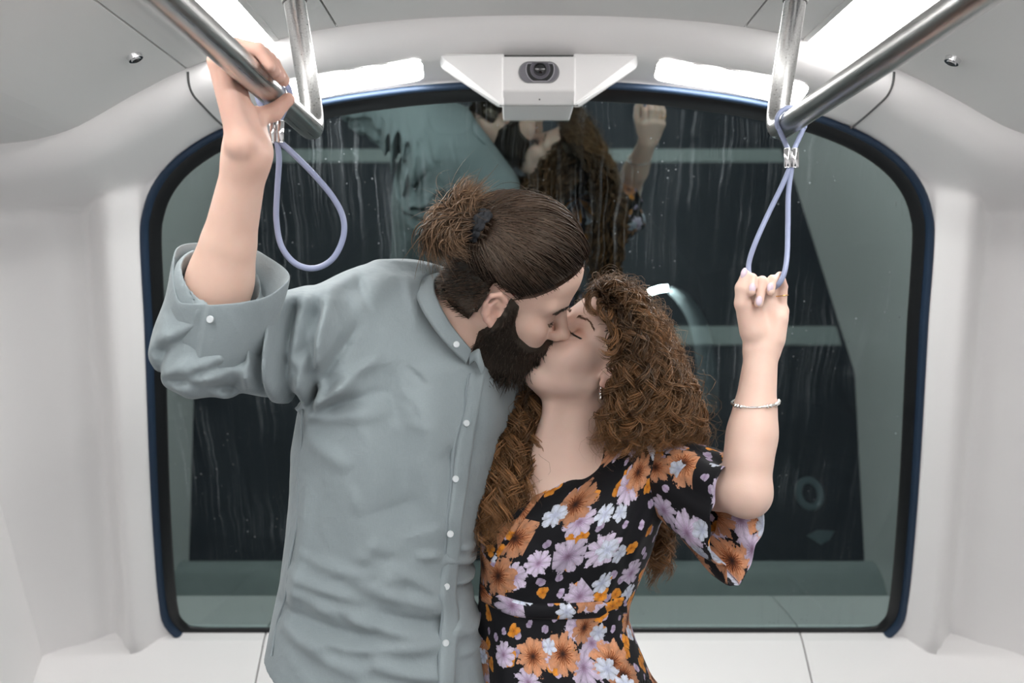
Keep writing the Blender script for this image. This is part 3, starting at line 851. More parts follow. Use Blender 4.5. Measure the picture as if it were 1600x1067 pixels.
tt = np.ones((len(body_v), 4)); tt[:len(hv)] = man_tint
# the hand is a little flushed
hd_ = smoothstep(1.62, 1.86, av[:, 2]); tt[len(hv):, 1] -= .10*hd_; tt[len(hv):, 2] -= .10*hd_
attr(o, 'tint', tt)

# ---- hair cap and swept-back strands
x, y, z = ms.full()
cr = SDF(ms.lo, (.15, .12, .16), 0.002)
cr.ell((-.010, 0, .052), (.096, .076, .084)); cr.ell((.020, 0, .062), (.072, .066, .066), .03)
def hairline(v):
    """positive inside the hair, local coordinates"""
    x, y, z = v[..., 0], v[..., 1], v[..., 2]
    ay = np.abs(y)
    front = np.interp(z, [-.2, .020, .030, .045, .062, .085, .11, .2], [.006, .012, .020, .038, .052, .070, .09, .2])+0*x
    back = np.where(x < -.026, z+.052+0*x, np.where(x < .016, z-.036, z-.022))
    return np.minimum(front-x, back)
G = np.stack(np.broadcast_arrays(x, y, z), -1)
inh = hairline(G)
Dm = cr.D[:ms.D.shape[0], :ms.D.shape[1], :ms.D.shape[2]]
sh = min(Dm.shape[2], inh.shape[2])
capD = np.maximum(np.minimum(cr.D, ms.D-0.0)[:, :, :]-.0055*smoothstep(-.002, .016, inh), -inh)
cv, cf = nets(capD.astype(np.float32), ms.lo, .002); cv = relax(cv, cf, 3, .5)
cap = mesh('hair', MF.w(cv), cf[:, ::-1] if MF.flip else cf, MAT['hair_m']); reparent(cap, man)
attr(cap, 'strand', np.stack([0*cv[:, 0], .25+0*cv[:, 0], 0*cv[:, 0]], 1), 'FLOAT_VECTOR')
EC = np.array([0.0, 0, .052])
def radius_table(D, lo, h, nt=72, npz=36):
    th = np.linspace(0, 2*math.pi, nt, endpoint=False); ph = np.linspace(-math.pi/2, math.pi/2, npz)
    T, PH = np.meshgrid(th, ph, indexing='ij'); d = np.stack([np.cos(PH)*np.cos(T), np.cos(PH)*np.sin(T), np.sin(PH)], -1)
    rs = np.arange(.03, .14, .0008); out = np.full(T.shape, .09); done = np.zeros(T.shape, bool)
    for r in rs:
        p = EC+d*r; ii = np.clip(np.round((p-lo)/h).astype(int), 0, np.array(D.shape)-1)
        hit = (D[ii[..., 0], ii[..., 1], ii[..., 2]] > 0) & ~done; out[hit] = r; done |= hit
    return out
RT = radius_table(cr.D, cr.lo, .002)
def rad_at(d):
    """bilinear radius of the skull in direction d"""
    T = (np.arctan2(d[..., 1], d[..., 0]) % (2*math.pi))/(2*math.pi)*72; Q = (np.arcsin(np.clip(d[..., 2], -1, 1))+math.pi/2)/math.pi*35
    t0 = np.floor(T).astype(int); q0 = np.clip(np.floor(Q).astype(int), 0, 34); ft, fq = T-t0, Q-q0
    t0 %= 72; t1 = (t0+1) % 72
    return RT[t0, q0]*(1-ft)*(1-fq)+RT[t1, q0]*ft*(1-fq)+RT[t0, q0+1]*(1-ft)*fq+RT[t1, q0+1]*ft*fq
aim = np.array([742.0, 350.0])
for _ in range(12):
    TDIR = MF.l(P(aim[0], aim[1], 1.345))-EC; TDIR /= np.linalg.norm(TDIR)
    aim += .7*(np.array([742.0, 350.0])-np.array(project(MF.w(EC+TDIR*rad_at(TDIR)*1.10))))
def swept(nst, n=18):
    d = RNG.normal(size=(nst*5, 3)); d /= np.linalg.norm(d, axis=1, keepdims=True)
    p = EC+d*rad_at(d)[:, None]
    ok = (hairline(p) > .001) & ((d@TDIR) < .93) & (p[:, 2] > .020+0.0*p[:, 0])
    # long hair rises from above the ear line; what is lower stays short
    ok &= p[:, 2] > np.interp(p[:, 0], [-.1, -.03, .02], [.030, .028, .028])
    d = d[ok][:nst]
    tgt = TDIR+RNG.normal(size=(len(d), 3))*[.03, .09, .09]; tgt /= np.linalg.norm(tgt, axis=1, keepdims=True)
    Dr = slerp_paths(d, tgt, n)
    t = np.linspace(0, 1, n)[None, :, None]
    lift = 1.055+.055*np.sin(np.clip(t*1.15, 0, 1)*math.pi)**.8*(0.6+.4*RNG.random((len(d), 1, 1)))+RNG.random((len(d), 1, 1))*.03
    # locks: strands that leave the tie in the same direction share a groove and a tone
    e1 = np.cross(TDIR, [0, 0, 1]); e1 /= np.linalg.norm(e1); e2 = np.cross(TDIR, e1)
    phi = np.arctan2(d@e2, d@e1); om = np.arccos(np.clip(d@TDIR, -1, 1))
    g1 = np.sin(phi*23+1.3*np.sin(om*3))+.7*np.sin(phi*41+2+1.1*np.sin(om*4))+.5*np.sin(phi*67+om*2)
    lift = lift+(.0085*g1[:, None, None])*np.sin(np.clip(t*1.1, 0, 1)*math.pi)**.7
    swept.tone = np.clip(.45+.22*g1+RNG.normal(size=len(d))*.16, 0, 1)
    # strands start under the surface and bulge over the crown
    crown = np.clip(Dr[..., 2:3], 0, 1)
    Dn = Dr/np.linalg.norm(Dr, axis=2, keepdims=True)
    Pp = EC+Dn*rad_at(Dn)[..., None]*lift+np.array([0, 0, .008])*crown*np.sin(t*math.pi)
    return Pp
sp = swept(4000, 13)
strands('hair_strands', MF.w(sp), .00075+.0004*RNG.random(len(sp)), MAT['hair_m'], man, taper=False, rn=swept.tone)
# flyaways
fl = swept(46, 14); t = np.linspace(0, 1, 14)[None, :, None]
fl = EC+(fl-EC)*(1+.10*np.sin(t*math.pi)*RNG.random((len(fl), 1, 1)))+RNG.normal(size=(len(fl), 1, 3))*.006*np.sin(t*math.pi)
strands('flyaway_strands', MF.w(fl), .00028, MAT['hair_m'], man)
# short hair on the nape and round the ear
def short(nst):
    i = RNG.integers(0, len(cv), nst*4); p = cv[i]; n = vnormals(cv, cf)[i]
    ok = (p[:, 2] < .045) & (p[:, 0] < .03) & (hairline(p) > -.001); p, n = p[ok][:nst], n[ok][:nst]
    dr = np.array([-.75, 0, -.60])+n*.10+RNG.normal(size=p.shape)*.08
    t = np.linspace(0, 1, 5)[None, :, None]
    return p[:, None]-n[:, None]*.001+dr[:, None]*t*.012*(.6+.6*RNG.random((len(p), 1, 1)))
sp = short(3000); strands('nape_strands', MF.w(sp), .0005, MAT['hair_m'], man)
# bun: tie and two messy loops
TIE = MF.w(EC+TDIR*rad_at(TDIR)*1.10)
def bz(a, b, c, d, n): 
    t = np.linspace(0, 1, n)[None, :, None]; return (1-t)**3*a[:, None]+3*t*(1-t)**2*b[:, None]+3*t*t*(1-t)*c[:, None]+t**3*d[:, None]
def jit(p, s, n): return np.asarray(p)[None]+RNG.normal(size=(n, 3))*s
tpx, tpy = project(TIE); tD = TIE[1]
print('tie px', tpx, tpy, tD)
def B(px, py, dD=0.0): return P(px, py, tD-.012+dD)
def tuft(nn, pts, s0, s1):
    return bz(jit(B(*pts[0]), s0, nn), jit(B(*pts[1]), s0*1.6, nn), jit(B(*pts[2]), s1, nn), jit(B(*pts[3]), s1*1.1, nn), 16)
tf = np.vstack([tuft(420, ((742, 350), (718, 345, -.012), (706, 312, -.012), (742, 298, .0)), .0075, .0105),
                tuft(420, ((740, 350), (700, 335, -.025), (662, 352, -.018), (686, 398, -.005)), .0080, .0115),
                tuft(260, ((738, 352), (708, 352, -.035), (686, 376, -.035), (716, 388, -.022)), .0065, .0085),
                tuft(160, ((738, 350), (705, 330, .0), (690, 318, .01), (676, 350, .015)), .0055, .010)])
tf += .0022*np.sin(np.linspace(0, 9, 16)[None, :, None]+RNG.random((len(tf), 1, 3))*6)
strands('bun_strands', tf, .0008+.0004*RNG.random(len(tf)), MAT['bun_m'], man)
fz = tuft(60, ((740, 350), (715, 335, -.01), (705, 310, -.0), (715, 300, .0)), .01, .022)
strands('bun_flyaways', fz, .0003, MAT['bun_m'], man)
ax = B(756, 356)-B(716, 330); ax /= np.linalg.norm(ax); uu = np.cross(ax, [0, 1, 0]); uu /= np.linalg.norm(uu); vv = np.cross(ax, uu)
for q, (r, off) in enumerate(((.0190, -.002), (.0200, .004), (.0185, .0085))):
    a = np.linspace(0, 2*math.pi, 60, endpoint=False)
    pth = B(744, 350)[None]+ax*off+(uu*np.cos(a)[:, None]+vv*np.sin(a)[:, None])*(r+.0012*np.sin(a*11+q)[:, None])+ax*(.0012*np.sin(a*9))[:, None]
    o = tube_obj('hair_tie', pth, .0038, simple('black elastic', (.012, .014, .018), .8, bump=.4, bscale=900), None, 8, True); reparent(o, man)

# ---- beard: a solid shape with hairs growing out of it
def beard_region(v):
    x, y, z = v[..., 0], v[..., 1], v[..., 2]; ay = np.abs(y)
    top = np.interp(x, [-.03, .003, .004, .026, .034, .05, .075, .088, .098, .13], [-.04, -.028, .03, .020, -.010, -.030, -.040, -.040, -.0345, -.034])
    rear = x-np.interp(z, [-.2, -.10, -.06, -.03, .0, .1], [.010, .002, -.006, .002, .006, .006])
    lips = np.maximum(np.maximum(ay-.017, np.abs(z+.058)-.0085), .094-x)
    low = z+.155
    return np.minimum(np.minimum(top-z, rear), np.minimum(lips, low))
br = beard_region(G)
thick = .0065*smoothstep(-.001, .012, br)+.016*np.exp(-(((G[..., 0]-.075)/.045)**2+((G[..., 2]+.115)/.03)**2))*smoothstep(0, .01, br)
bD = np.maximum(ms.D-thick, -br)
bv, bf = nets(bD.astype(np.float32), ms.lo, .002); bv = relax(bv, bf, 3, .5)
o = mesh('beard', MF.w(bv), bf[:, ::-1] if MF.flip else bf, MAT['beard_m']); reparent(o, man)
attr(o, 'strand', np.stack([0*bv[:, 0], .2+0*bv[:, 0], 0*bv[:, 0]], 1), 'FLOAT_VECTOR')
bn = vnormals(bv, bf); i = RNG.integers(0, len(bv), 6000); i = i[bv[i][:, 1] > -.045]
dr = bn[i]*.55+np.array([.10, 0, -.75])+RNG.normal(size=(len(i), 3))*.28
t = np.linspace(0, 1, 5)[None, :, None]
ln = (.007+.010*smoothstep(-.06, -.11, bv[i][:, 2]))[:, None, None]*(.5+.8*RNG.random((len(i), 1, 1)))
sp = bv[i][:, None]-bn[i][:, None]*.001+dr[:, None]*t*ln+np.cross(dr, [1, .3, .2])[:, None]*.35*ln*np.sin(t*2.6)*RNG.normal(size=(len(i), 1, 1))
strands('beard_strands', MF.w(sp), .00042, MAT['beard_m'], man)
# eyebrow and lashes on both sides
def brow(sd, fr, parent, mat, nst, zoff, male, name='eyebrow'):
    for g in (1, -1):
        u = RNG.random(nst); 
        bx = np.interp(u, [0, .4, 1], [.0945, .0885, .0690]); by = np.interp(u, [0, .4, 1], [.013, .030, .051]); bzz = np.interp(u, [0, .6, 1], [.028, .0345, .030])+zoff+RNG.normal(size=nst)*(.0022 if male else .0013)*(1.1-u)
        p = snap(sd, np.stack([bx, g*by, bzz], 1), .0004)
        dr = np.stack([-.5+0*u, g*(.75+0*u), np.interp(u, [0, .5, 1], [.6, .15, -.35])], 1)+RNG.normal(size=(nst, 3))*.12
        t = np.linspace(0, 1, 5)[None, :, None]
        q = p[:, None]+dr[:, None]*t*(.009 if male else .007)+np.array([.0025, 0, 0])*np.sin(t*3.0)
        o = strands(name, fr.w(q), .00036, mat, parent)
def lashes(sd, fr, parent, mat, nst, ln, low, name='eyelashes'):
    for g in (1, -1):
        u = np.linspace(0, 1, nst); p = np.stack([np.interp(u, [0, .5, 1], [.0868, .0885, .0800]), g*np.interp(u, [0, .5, 1], [.021, .032, .0465]), .0035+.0012*u-.0022*np.sin(u*3.14)-low], 1); p = snap(sd, p, .0002)
        dr = np.stack([.75-.1*u, g*(-.25+.9*u), -.45+0*u], 1)+RNG.normal(size=(nst, 3))*.1
        t = np.linspace(0, 1, 6)[None, :, None]; q = p[:, None]+dr[:, None]*t*ln+np.array([0, 0, .5])*ln*t**2*.6
        strands(name, fr.w(q), .0003, mat, parent)
brow(ms, MF, man, MAT['beard_m'], 130, 0.0, True); lashes(ms, MF, man, MAT['beard_m'], 34, .008, 0)
for nm, q in (('eye', (.087, .032, .009)), ('nose', (.130, 0, -.02)), ('mouth', (.107, 0, -.057)), ('chin', (.09, 0, -.108)), ('crown', (0, 0, .136)), ('fore', (.085, 0, .09)), ('occ', (-.106, 0, .05))):
    a, b = project(MF.w(np.array(q))); print('man', nm, round(float(a)), round(float(b)), round(float(MF.w(np.array(q))[1]), 3))
# ---- shirt: one cloth body with sleeve, then collar, placket, cuff, buttons
def linen(name, col):
    m, nt, b = nodes_mat(name)
    tc = N(nt, 'ShaderNodeTexCoord')
    def nz(scale, sc=(1, 1, 1), det=3.0):
        mp = N(nt, 'ShaderNodeMapping'); mp.inputs['Scale'].default_value = sc; nt.links.new(tc.outputs['Object'], mp.inputs[0])
        n = N(nt, 'ShaderNodeTexNoise', i_Scale=scale, i_Detail=det); nt.links.new(mp.outputs[0], n.inputs['Vector']); return n.outputs['Fac']
    a = nz(900, (1, 1, .12)); c = nz(900, (.12, 1, 1)); d = nz(14)
    weave = M(nt, 'ADD', a, c)
    f = M(nt, 'ADD', M(nt, 'MULTIPLY', weave, 0.35), M(nt, 'MULTIPLY', d, 0.35))
    dk = tuple(q*.80 for q in col)
    nt.links.new(mixc(nt, f, (*[q*1.08 for q in col], 1), (*dk, 1)), b.inputs['Base Color'])
    b.inputs['Roughness'].default_value = 0.85; b.inputs['Specular IOR Level'].default_value = 0.15
    b.inputs['Sheen Weight'].default_value = 0.15; b.inputs['Sheen Roughness'].default_value = 0.5
    w0 = nz(20, (1, 1, .8), 3.0); w1 = M(nt, 'SUBTRACT', 1.0, M(nt, 'ABSOLUTE', M(nt, 'MULTIPLY', M(nt, 'SUBTRACT', w0, 0.5), 3.0)))
    hgt = M(nt, 'ADD', M(nt, 'MULTIPLY', weave, 0.06), M(nt, 'MULTIPLY', w1, 0.5))
    bp = N(nt, 'ShaderNodeBump', i_Strength=0.5, i_Distance=0.006); nt.links.new(hgt, bp.inputs['Height']); nt.links.new(bp.outputs[0], b.inputs['Normal'])
    return m
MAT['linen'] = linen('grey blue linen', (0.268, 0.314, 0.330))
MAT['button'] = simple('pale shirt button', (0.62, 0.66, 0.68), 0.3, noise=0.1)
MAT['placket_shade'] = simple('grey placket shadow', (0.22, 0.26, 0.28), 0.9)

def loft_d(x, y, z, rows, ex=2.4):
    """approximate distance to a stack of flattened rounds; rows: z, xl, xr, yc, ry"""
    rows = sorted(rows); zs = np.array([r[0] for r in rows])
    g = lambda i: np.interp(z, zs, [r[i] for r in rows])
    xl, xr, yc, ry = g(1), g(2), g(3), g(4); cx = (xl+xr)/2; rx = (xr-xl)/2
    q = (np.abs((x-cx)/rx)**ex+np.abs((y-yc)/ry)**ex)**(1/ex)
    d = (q-1)*np.minimum(rx, ry)
    return np.maximum(d, np.maximum(z-zs[-1], zs[0]-z))

def folds(s, lines, k=1.0):
    """raise (or sink) creases: lines of (x0,y0,x1,y1 in photo px, depth, height, width)"""
    for (x0, y0, x1, y1, D, hgt, wd) in lines:
        a, b = P(x0, y0, D), P(x1, y1, D); m = wd*3+.02
        sl, (x, y, z) = s.sub((min(a[0], b[0])-m, -9, min(a[2], b[2])-m), (max(a[0], b[0])+m, 9, max(a[2], b[2])+m))
        ba = b-a; L = ba[0]**2+ba[2]**2
        t = np.clip(((x-a[0])*ba[0]+(z-a[2])*ba[2])/L, -.15, 1.15)
        d2 = (x-a[0]-t*ba[0])**2+(z-a[2]-t*ba[2])**2
        s.D[sl] -= (hgt*k*np.exp(-d2/(wd*wd))*np.maximum(np.sin(np.clip((t+.15)/1.3, 0, 1)*math.pi), 0)**.6).astype(np.float32)

def shirt_sdf():
    def row(py, xl, xr, D, ry): 
        return (P(0, py, D)[2], P(xl, 0, D)[0], P(xr, 0, D)[0], D, ry)
    rows = [row(428, 600, 690, 1.475, .050), row(445, 575, 705, 1.47, .075), row(470, 552, 722, 1.465, .098), row(520, 520, 752, 1.46, .118), row(570, 500, 775, 1.455, .128), row(640, 470, 783, 1.455, .135), row(700, 460, 776, 1.455, .138),
            row(760, 458, 762, 1.455, .138), row(830, 452, 740, 1.455, .134), row(900, 443, 738, 1.455, .132), row(960, 430, 743, 1.455, .135), row(1030, 417, 752, 1.455, .142), row(1110, 412, 768, 1.455, .148), row(1180, 412, 776, 1.455, .150)]
    s = SDF((-.56, 1.12, .93), (.17, 1.78, 1.66), 0.0033)
    x, y, z = s.full()
    s.D = loft_d(x, y, z, rows).astype(np.float32)
    # both shoulders
    S = P(585, 510, 1.415); E_ = P(318, 545, 1.265); C_ = P(336, 452, 1.243)
    s.cap(P(640, 478, 1.45), S, .060, .072, .05)
    s.cap(S, P(470, 540, 1.345), .076, .069, .05); s.cap(P(470, 540, 1.345), E_, .069, .057, .03)
    s.cap(E_, C_, .057, .056, .03)
    s.cap(P(690, 520, 1.50), P(745, 610, 1.53), .055, .075, .06)          # far shoulder
    # the far arm hangs behind the woman
    s.cap(P(742, 600, 1.535), P(835, 760, 1.69), .060, .050, .04); s.cap(P(835, 760, 1.69), P(900, 860, 1.68), .050, .045, .03)
    # long folds
    fl = [(470, 462, 395, 520, 1.3, .010, .012), (520, 470, 470, 610, 1.3, .012, .014), (492, 500, 455, 625, 1.3, -.012, .010), (440, 500, 425, 620, 1.3, .008, .009), (415, 505, 405, 600, 1.3, .006, .007), (398, 490, 380, 560, 1.27, -.009, .007),
          (380, 560, 300, 600, 1.27, .006, .014), (360, 520, 290, 560, 1.27, -.005, .016), (350, 505, 270, 530, 1.25, .004, .012), (390, 590, 330, 615, 1.27, -.004, .008),
          (560, 430, 500, 470, 1.38, .006, .012), (600, 435, 560, 520, 1.38, .005, .016), (540, 480, 545, 600, 1.36, .006, .018), (565, 500, 520, 620, 1.36, -.005, .012),
          (470, 640, 560, 600, 1.35, .006, .010), (480, 655, 600, 640, 1.35, .0045, .010), (480, 680, 545, 720, 1.35, .005, .012), (500, 640, 600, 610, 1.35, -.004, .008),
          (560, 590, 610, 760, 1.34, .009, .034), (600, 600, 650, 800, 1.34, -.010, .030), (640, 640, 700, 860, 1.34, .006, .030), (520, 700, 640, 980, 1.34, .004, .030), (660, 620, 690, 700, 1.34, .004, .02),
          (450, 900, 560, 930, 1.34, .006, .010), (455, 925, 640, 985, 1.34, .006, .010), (440, 960, 600, 1000, 1.34, -.006, .010), (560, 905, 690, 950, 1.34, .005, .010), (500, 880, 620, 900, 1.34, .0045, .009), (600, 955, 700, 985, 1.34, -.006, .009), (560, 870, 600, 840, 1.34, .003, .01),
          (450, 985, 560, 1040, 1.34, .006, .012), (520, 1000, 690, 1010, 1.34, .005, .010), (620, 880, 690, 930, 1.34, .004, .009), (470, 870, 450, 960, 1.34, .005, .010), (480, 760, 470, 860, 1.34, .004, .012), (590, 1030, 700, 1060, 1.34, .006, .010),
          (715, 800, 730, 870, 1.34, .004, .012), (700, 880, 745, 900, 1.34, .005, .008), (705, 930, 742, 950, 1.34, -.005, .008), (705, 985, 748, 1010, 1.34, .005, .010), (745, 570, 770, 680, 1.33, .006, .02)]
    folds(s, fl, 1.9)
    folds(s, [(505, 492, 482, 628, 1.3, -.016, .0065), (462, 485, 446, 618, 1.3, -.013, .006), (430, 498, 418, 612, 1.3, -.011, .005), (404, 492, 398, 575, 1.27, -.011, .005), (388, 562, 300, 592, 1.27, -.008, .006), (345, 512, 262, 548, 1.25, -.007, .006),
              (360, 606, 280, 590, 1.26, -.006, .006), (525, 455, 512, 560, 1.34, .010, .010), (482, 470, 468, 600, 1.3, .011, .008), (446, 480, 434, 600, 1.3, .010, .007), (418, 495, 408, 590, 1.3, .009, .006),
              (560, 520, 480, 640, 1.36, -.006, .006), (590, 560, 490, 650, 1.36, .005, .007), (640, 575, 665, 600, 1.34, -.004, .004), (560, 428, 585, 480, 1.38, -.005, .006), (640, 436, 655, 500, 1.40, .004, .006)], 1.6)
    rg = np.random.default_rng(3)
    small = []
    for _ in range(130):
        px, py = rg.uniform(440, 740), rg.uniform(560, 1080); an = rg.normal(0.35, .5) if py > 850 else rg.normal(1.1, .5); L = rg.uniform(20, 60)
        small.append((px, py, px+L*math.cos(an), py+L*math.sin(an), 1.34, rg.normal(0, .0036 if py > 850 else .0014), rg.uniform(.0045, .010)))
    for _ in range(55):
        px, py = rg.uniform(260, 520), rg.uniform(470, 610); an = rg.normal(1.9, .4); L = rg.uniform(20, 60)
        small.append((px, py, px+L*math.cos(an), py+L*math.sin(an), 1.27, rg.normal(0, .004), rg.uniform(.005, .010)))
    folds(s, small)
    # curved hem: the shirt tail is longer in front than over the hip
    hx = [P(q, 0, 1.42)[0] for q in (405, 425, 480, 560, 700, 800)]
    hemz = np.interp(x, hx, [P(0, q, 1.40)[2] for q in (1036, 1040, 1066, 1100, 1120, 1120)])+0*y
    s.D = np.maximum(s.D, (hemz-z).astype(np.float32)*1.0)
    # neck opening and cuff opening are hollow
    s.cap(P(668, 560, 1.455), P(725, 470, 1.40), .0645, .066, .006, '-')
    El, Wr = P(322, 548, 1.27), P(386, 243, 1.165)
    u = (Wr-El)/np.linalg.norm(Wr-El)
    s.cap(El+u*.075, El+u*.25, .047, .050, .004, '-')
    return s, rows
ss, shirt_rows = shirt_sdf()
sv, sf = ss.mesh(); sv = relax(sv, sf, 1, .5)
shirt = mesh('shirt', sv, sf, MAT['linen']); reparent(shirt, man)

def on_surf(s, px, py, lift=0.0, d0=1.15, d1=1.6):
    """first hit of the view ray with a field"""
    for D in np.arange(d0, d1, .0015):
        q = P(px, py, D); i = np.round((q-s.lo)/s.h).astype(int)
        if (i >= 0).all() and (i < s.D.shape).all() and s.D[tuple(i)] < lift: return q
    return P(px, py, 1.36)
# placket: a raised folded band down the front, following the cloth
def ribbon(name, left, right, mat, th=.0022, n=70, parent=None, lift=.0015):
    L = catmull([on_surf(ss, *p, lift) for p in left], n); Rr = catmull([on_surf(ss, *p, lift) for p in right], n)
    m = 6; rows_ = np.stack([L+(Rr-L)*i/(m-1) for i in range(m)], 1)
    nn = np.cross(np.gradient(rows_, axis=0), np.gradient(rows_, axis=1)); nn /= np.linalg.norm(nn, axis=2, keepdims=True)
    sg = -np.sign(nn[..., 1].mean()); nn *= sg
    prof = np.array([0, 1, 1, 1, 1, 0.6])[None, :, None]
    top = rows_+nn*th*prof*1.4; bot = rows_-nn*.004
    V = np.concatenate([top, bot[:, ::-1]], 1).reshape(-1, 3)
    o = mesh(name, V, grid_faces(n, 2*m, False, True), mat); reparent(o, parent or man); return o
pl_l = [(747, 556), (733, 590), (727, 640), (712, 700), (706, 760), (700, 810), (697, 860), (690, 905), (688, 930), (692, 960), (690, 1000), (687, 1060), (688, 1098)]
pl_r = [(772, 566), (757, 592), (748, 640), (738, 700), (730, 760), (722, 810), (718, 860), (713, 905), (712, 930), (716, 960), (714, 1000), (710, 1060), (711, 1098)]
ribbon('placket', pl_l, pl_r, MAT['linen'])
ribbon('placket_shadow_edge', [(x-3.2, y) for x, y in pl_l], [(x+.5, y) for x, y in pl_l], MAT['placket_shade'], th=.0006, lift=.0005)  # dark strip along the placket edge stands in for its shadow
def disc(name, c, r, mat, par, nrm=(0, -1, 0), th=.0022):
    bm = bmesh.new(); bmesh.ops.create_cone(bm, cap_ends=True, segments=20, radius1=r, radius2=r*.86, depth=th)
    for hx, hz in ((.3, .3), (-.3, .3), (.3, -.3), (-.3, -.3)):
        rr = bmesh.ops.create_cone(bm, cap_ends=True, segments=6, radius1=r*.12, radius2=r*.12, depth=.0006); bmesh.ops.translate(bm, vec=(hx*r, hz*r, th/2), verts=rr['verts'])
    q = Vector((0, 0, 1)).rotation_difference(Vector(nrm).normalized()); bmesh.ops.rotate(bm, cent=(0, 0, 0), matrix=q.to_matrix(), verts=bm.verts)
    bmesh.ops.translate(bm, vec=c, verts=bm.verts); o = bm_obj(name, bm, mat, None, False); reparent(o, par); return o
for px, py in ((729, 661), (712, 748), (704, 834), (698, 916), (697, 1004)):
    disc('button', on_surf(ss, px, py, .0045)-[0, .0018, 0], .0047, MAT['button'], man, (.3, -1, .05))
# side seam stitching
st = [on_surf(ss, x, y, .0012) for x, y in ((472, 640), (470, 700), (466, 760), (463, 820), (452, 880), (446, 930), (432, 975), (424, 1025))]
o = tube_obj('side_seam', catmull(st, 60), .0016, MAT['linen'], sides=6); reparent(o, man)
# band collar: a leaning ring around the neck, open at the throat
def collar():
    axis = P(720, 490, 1.40)-P(672, 545, 1.45); axis /= np.linalg.norm(axis)
    pts = []
    # upper edge as the photo shows it on the near side, then round the back
    up = [P(736, 546, 1.352), P(722, 530, 1.340), P(703, 505, 1.335), P(686, 475, 1.345), P(678, 452, 1.370), P(682, 432, 1.415), P(702, 424, 1.465), P(728, 440, 1.495), P(750, 480, 1.492), P(762, 520, 1.470), P(768, 560, 1.440)]
    lo = [P(727, 566, 1.350), P(708, 547, 1.334), P(685, 520, 1.327), P(664, 488, 1.335), P(651, 458, 1.365), P(652, 436, 1.415), P(676, 428, 1.475), P(715, 446, 1.515), P(742, 488, 1.510), P(758, 530, 1.490), P(767, 575, 1.455)]
    U = catmull(up, 70); L = catmull(lo, 70); c = (U.mean(0)+L.mean(0))/2
    def off(A, d):
        v = A-c; v -= (v@axis)[:, None]*axis; v /= np.linalg.norm(v, axis=1, keepdims=True); return A+v*d
    prof = [off(L, .003), off(L*.67+U*.33, .004), off(L*.33+U*.67, .0035), off(U, .002), off(U, -.0015), off(L*.5+U*.5, -.001), off(L, -.002)]
    V = np.stack(prof, 1); n, m = V.shape[:2]
    o = mesh('collar', V.reshape(-1, 3), grid_faces(n, m, False, True), MAT['linen']); reparent(o, man)
    # the loose corner that stands away at the throat
    a = [P(734, 552, 1.350), P(748, 545, 1.345), P(752, 556, 1.345), P(757, 572, 1.345)]; b = [P(733, 570, 1.348), P(742, 564, 1.34), P(748, 575, 1.34), P(752, 586, 1.345)]
    A, B_ = catmull(a, 20), catmull(b, 20); V = np.stack([A, (A+B_)/2+[0, -.003, 0], B_, B_+[0, .004, 0], A+[0, .004, 0]], 1)
    o = mesh('collar_corner', V.reshape(-1, 3), grid_faces(20, 5, False, True), MAT['linen']); reparent(o, man)
collar()
disc('button', P(713, 538, 1.3295), .0046, MAT['button'], man, (.2, -1, .1))
# turned-up cuff: a flared, thick band around the forearm, folded open
def cuff():
    El, Wr = P(322, 548, 1.27), P(386, 243, 1.165); u = (Wr-El)/np.linalg.norm(Wr-El)
    e1 = np.cross(u, [0, 1, 0]); e1 /= np.linalg.norm(e1); e2 = np.cross(u, e1)      # e1 to the right in the photo, e2 towards/away
    n = 80; a = np.linspace(0, 2*math.pi, n, endpoint=False)
    rows_ = []
    #            along u, radius, flare
    for (t, r, fl) in ((.020, .057, 0), (.035, .063, 0), (.060, .0655, .3), (.088, .067, .7), (.108, .067, 1), (.112, .0655, 1), (.108, .063, 1), (.080, .056, .6), (.060, .050, .3)):
        w_ = 1+.05*np.cos(2*a+.4)+.03*np.cos(5*a+1)*fl
        along = t+np.interp(a, [0, .5, 1.0, 1.6, 2.3, 3.14, 4.5, 6.2832], [.012, -.010, -.030, -.016, .004, .016, .018, .012])*(.35+.65*fl)-.016*(1-min(1, fl*2))*np.exp(-((a-2.0)/.5)**2)
        rr = r*w_*np.where(np.cos(a) < 0, 1.08, .98)
        rows_.append(El+u*along[:, None]+e1*(rr*np.cos(a))[:, None]+e2*(rr*np.sin(a)*.92)[:, None]+e1*(-.006))
    V = np.stack(rows_, 0)
    o = mesh('cuff', V.reshape(-1, 3), grid_faces(len(rows_), n, False, True), MAT['linen'])
    md = o.modifiers.new('sub', 'SUBSURF'); md.levels = 1; md.render_levels = 2; reparent(o, man)
cuff()
disc('button', P(328, 499, 1.176), .0045, MAT['button'], man, (.1, -1, -.1))
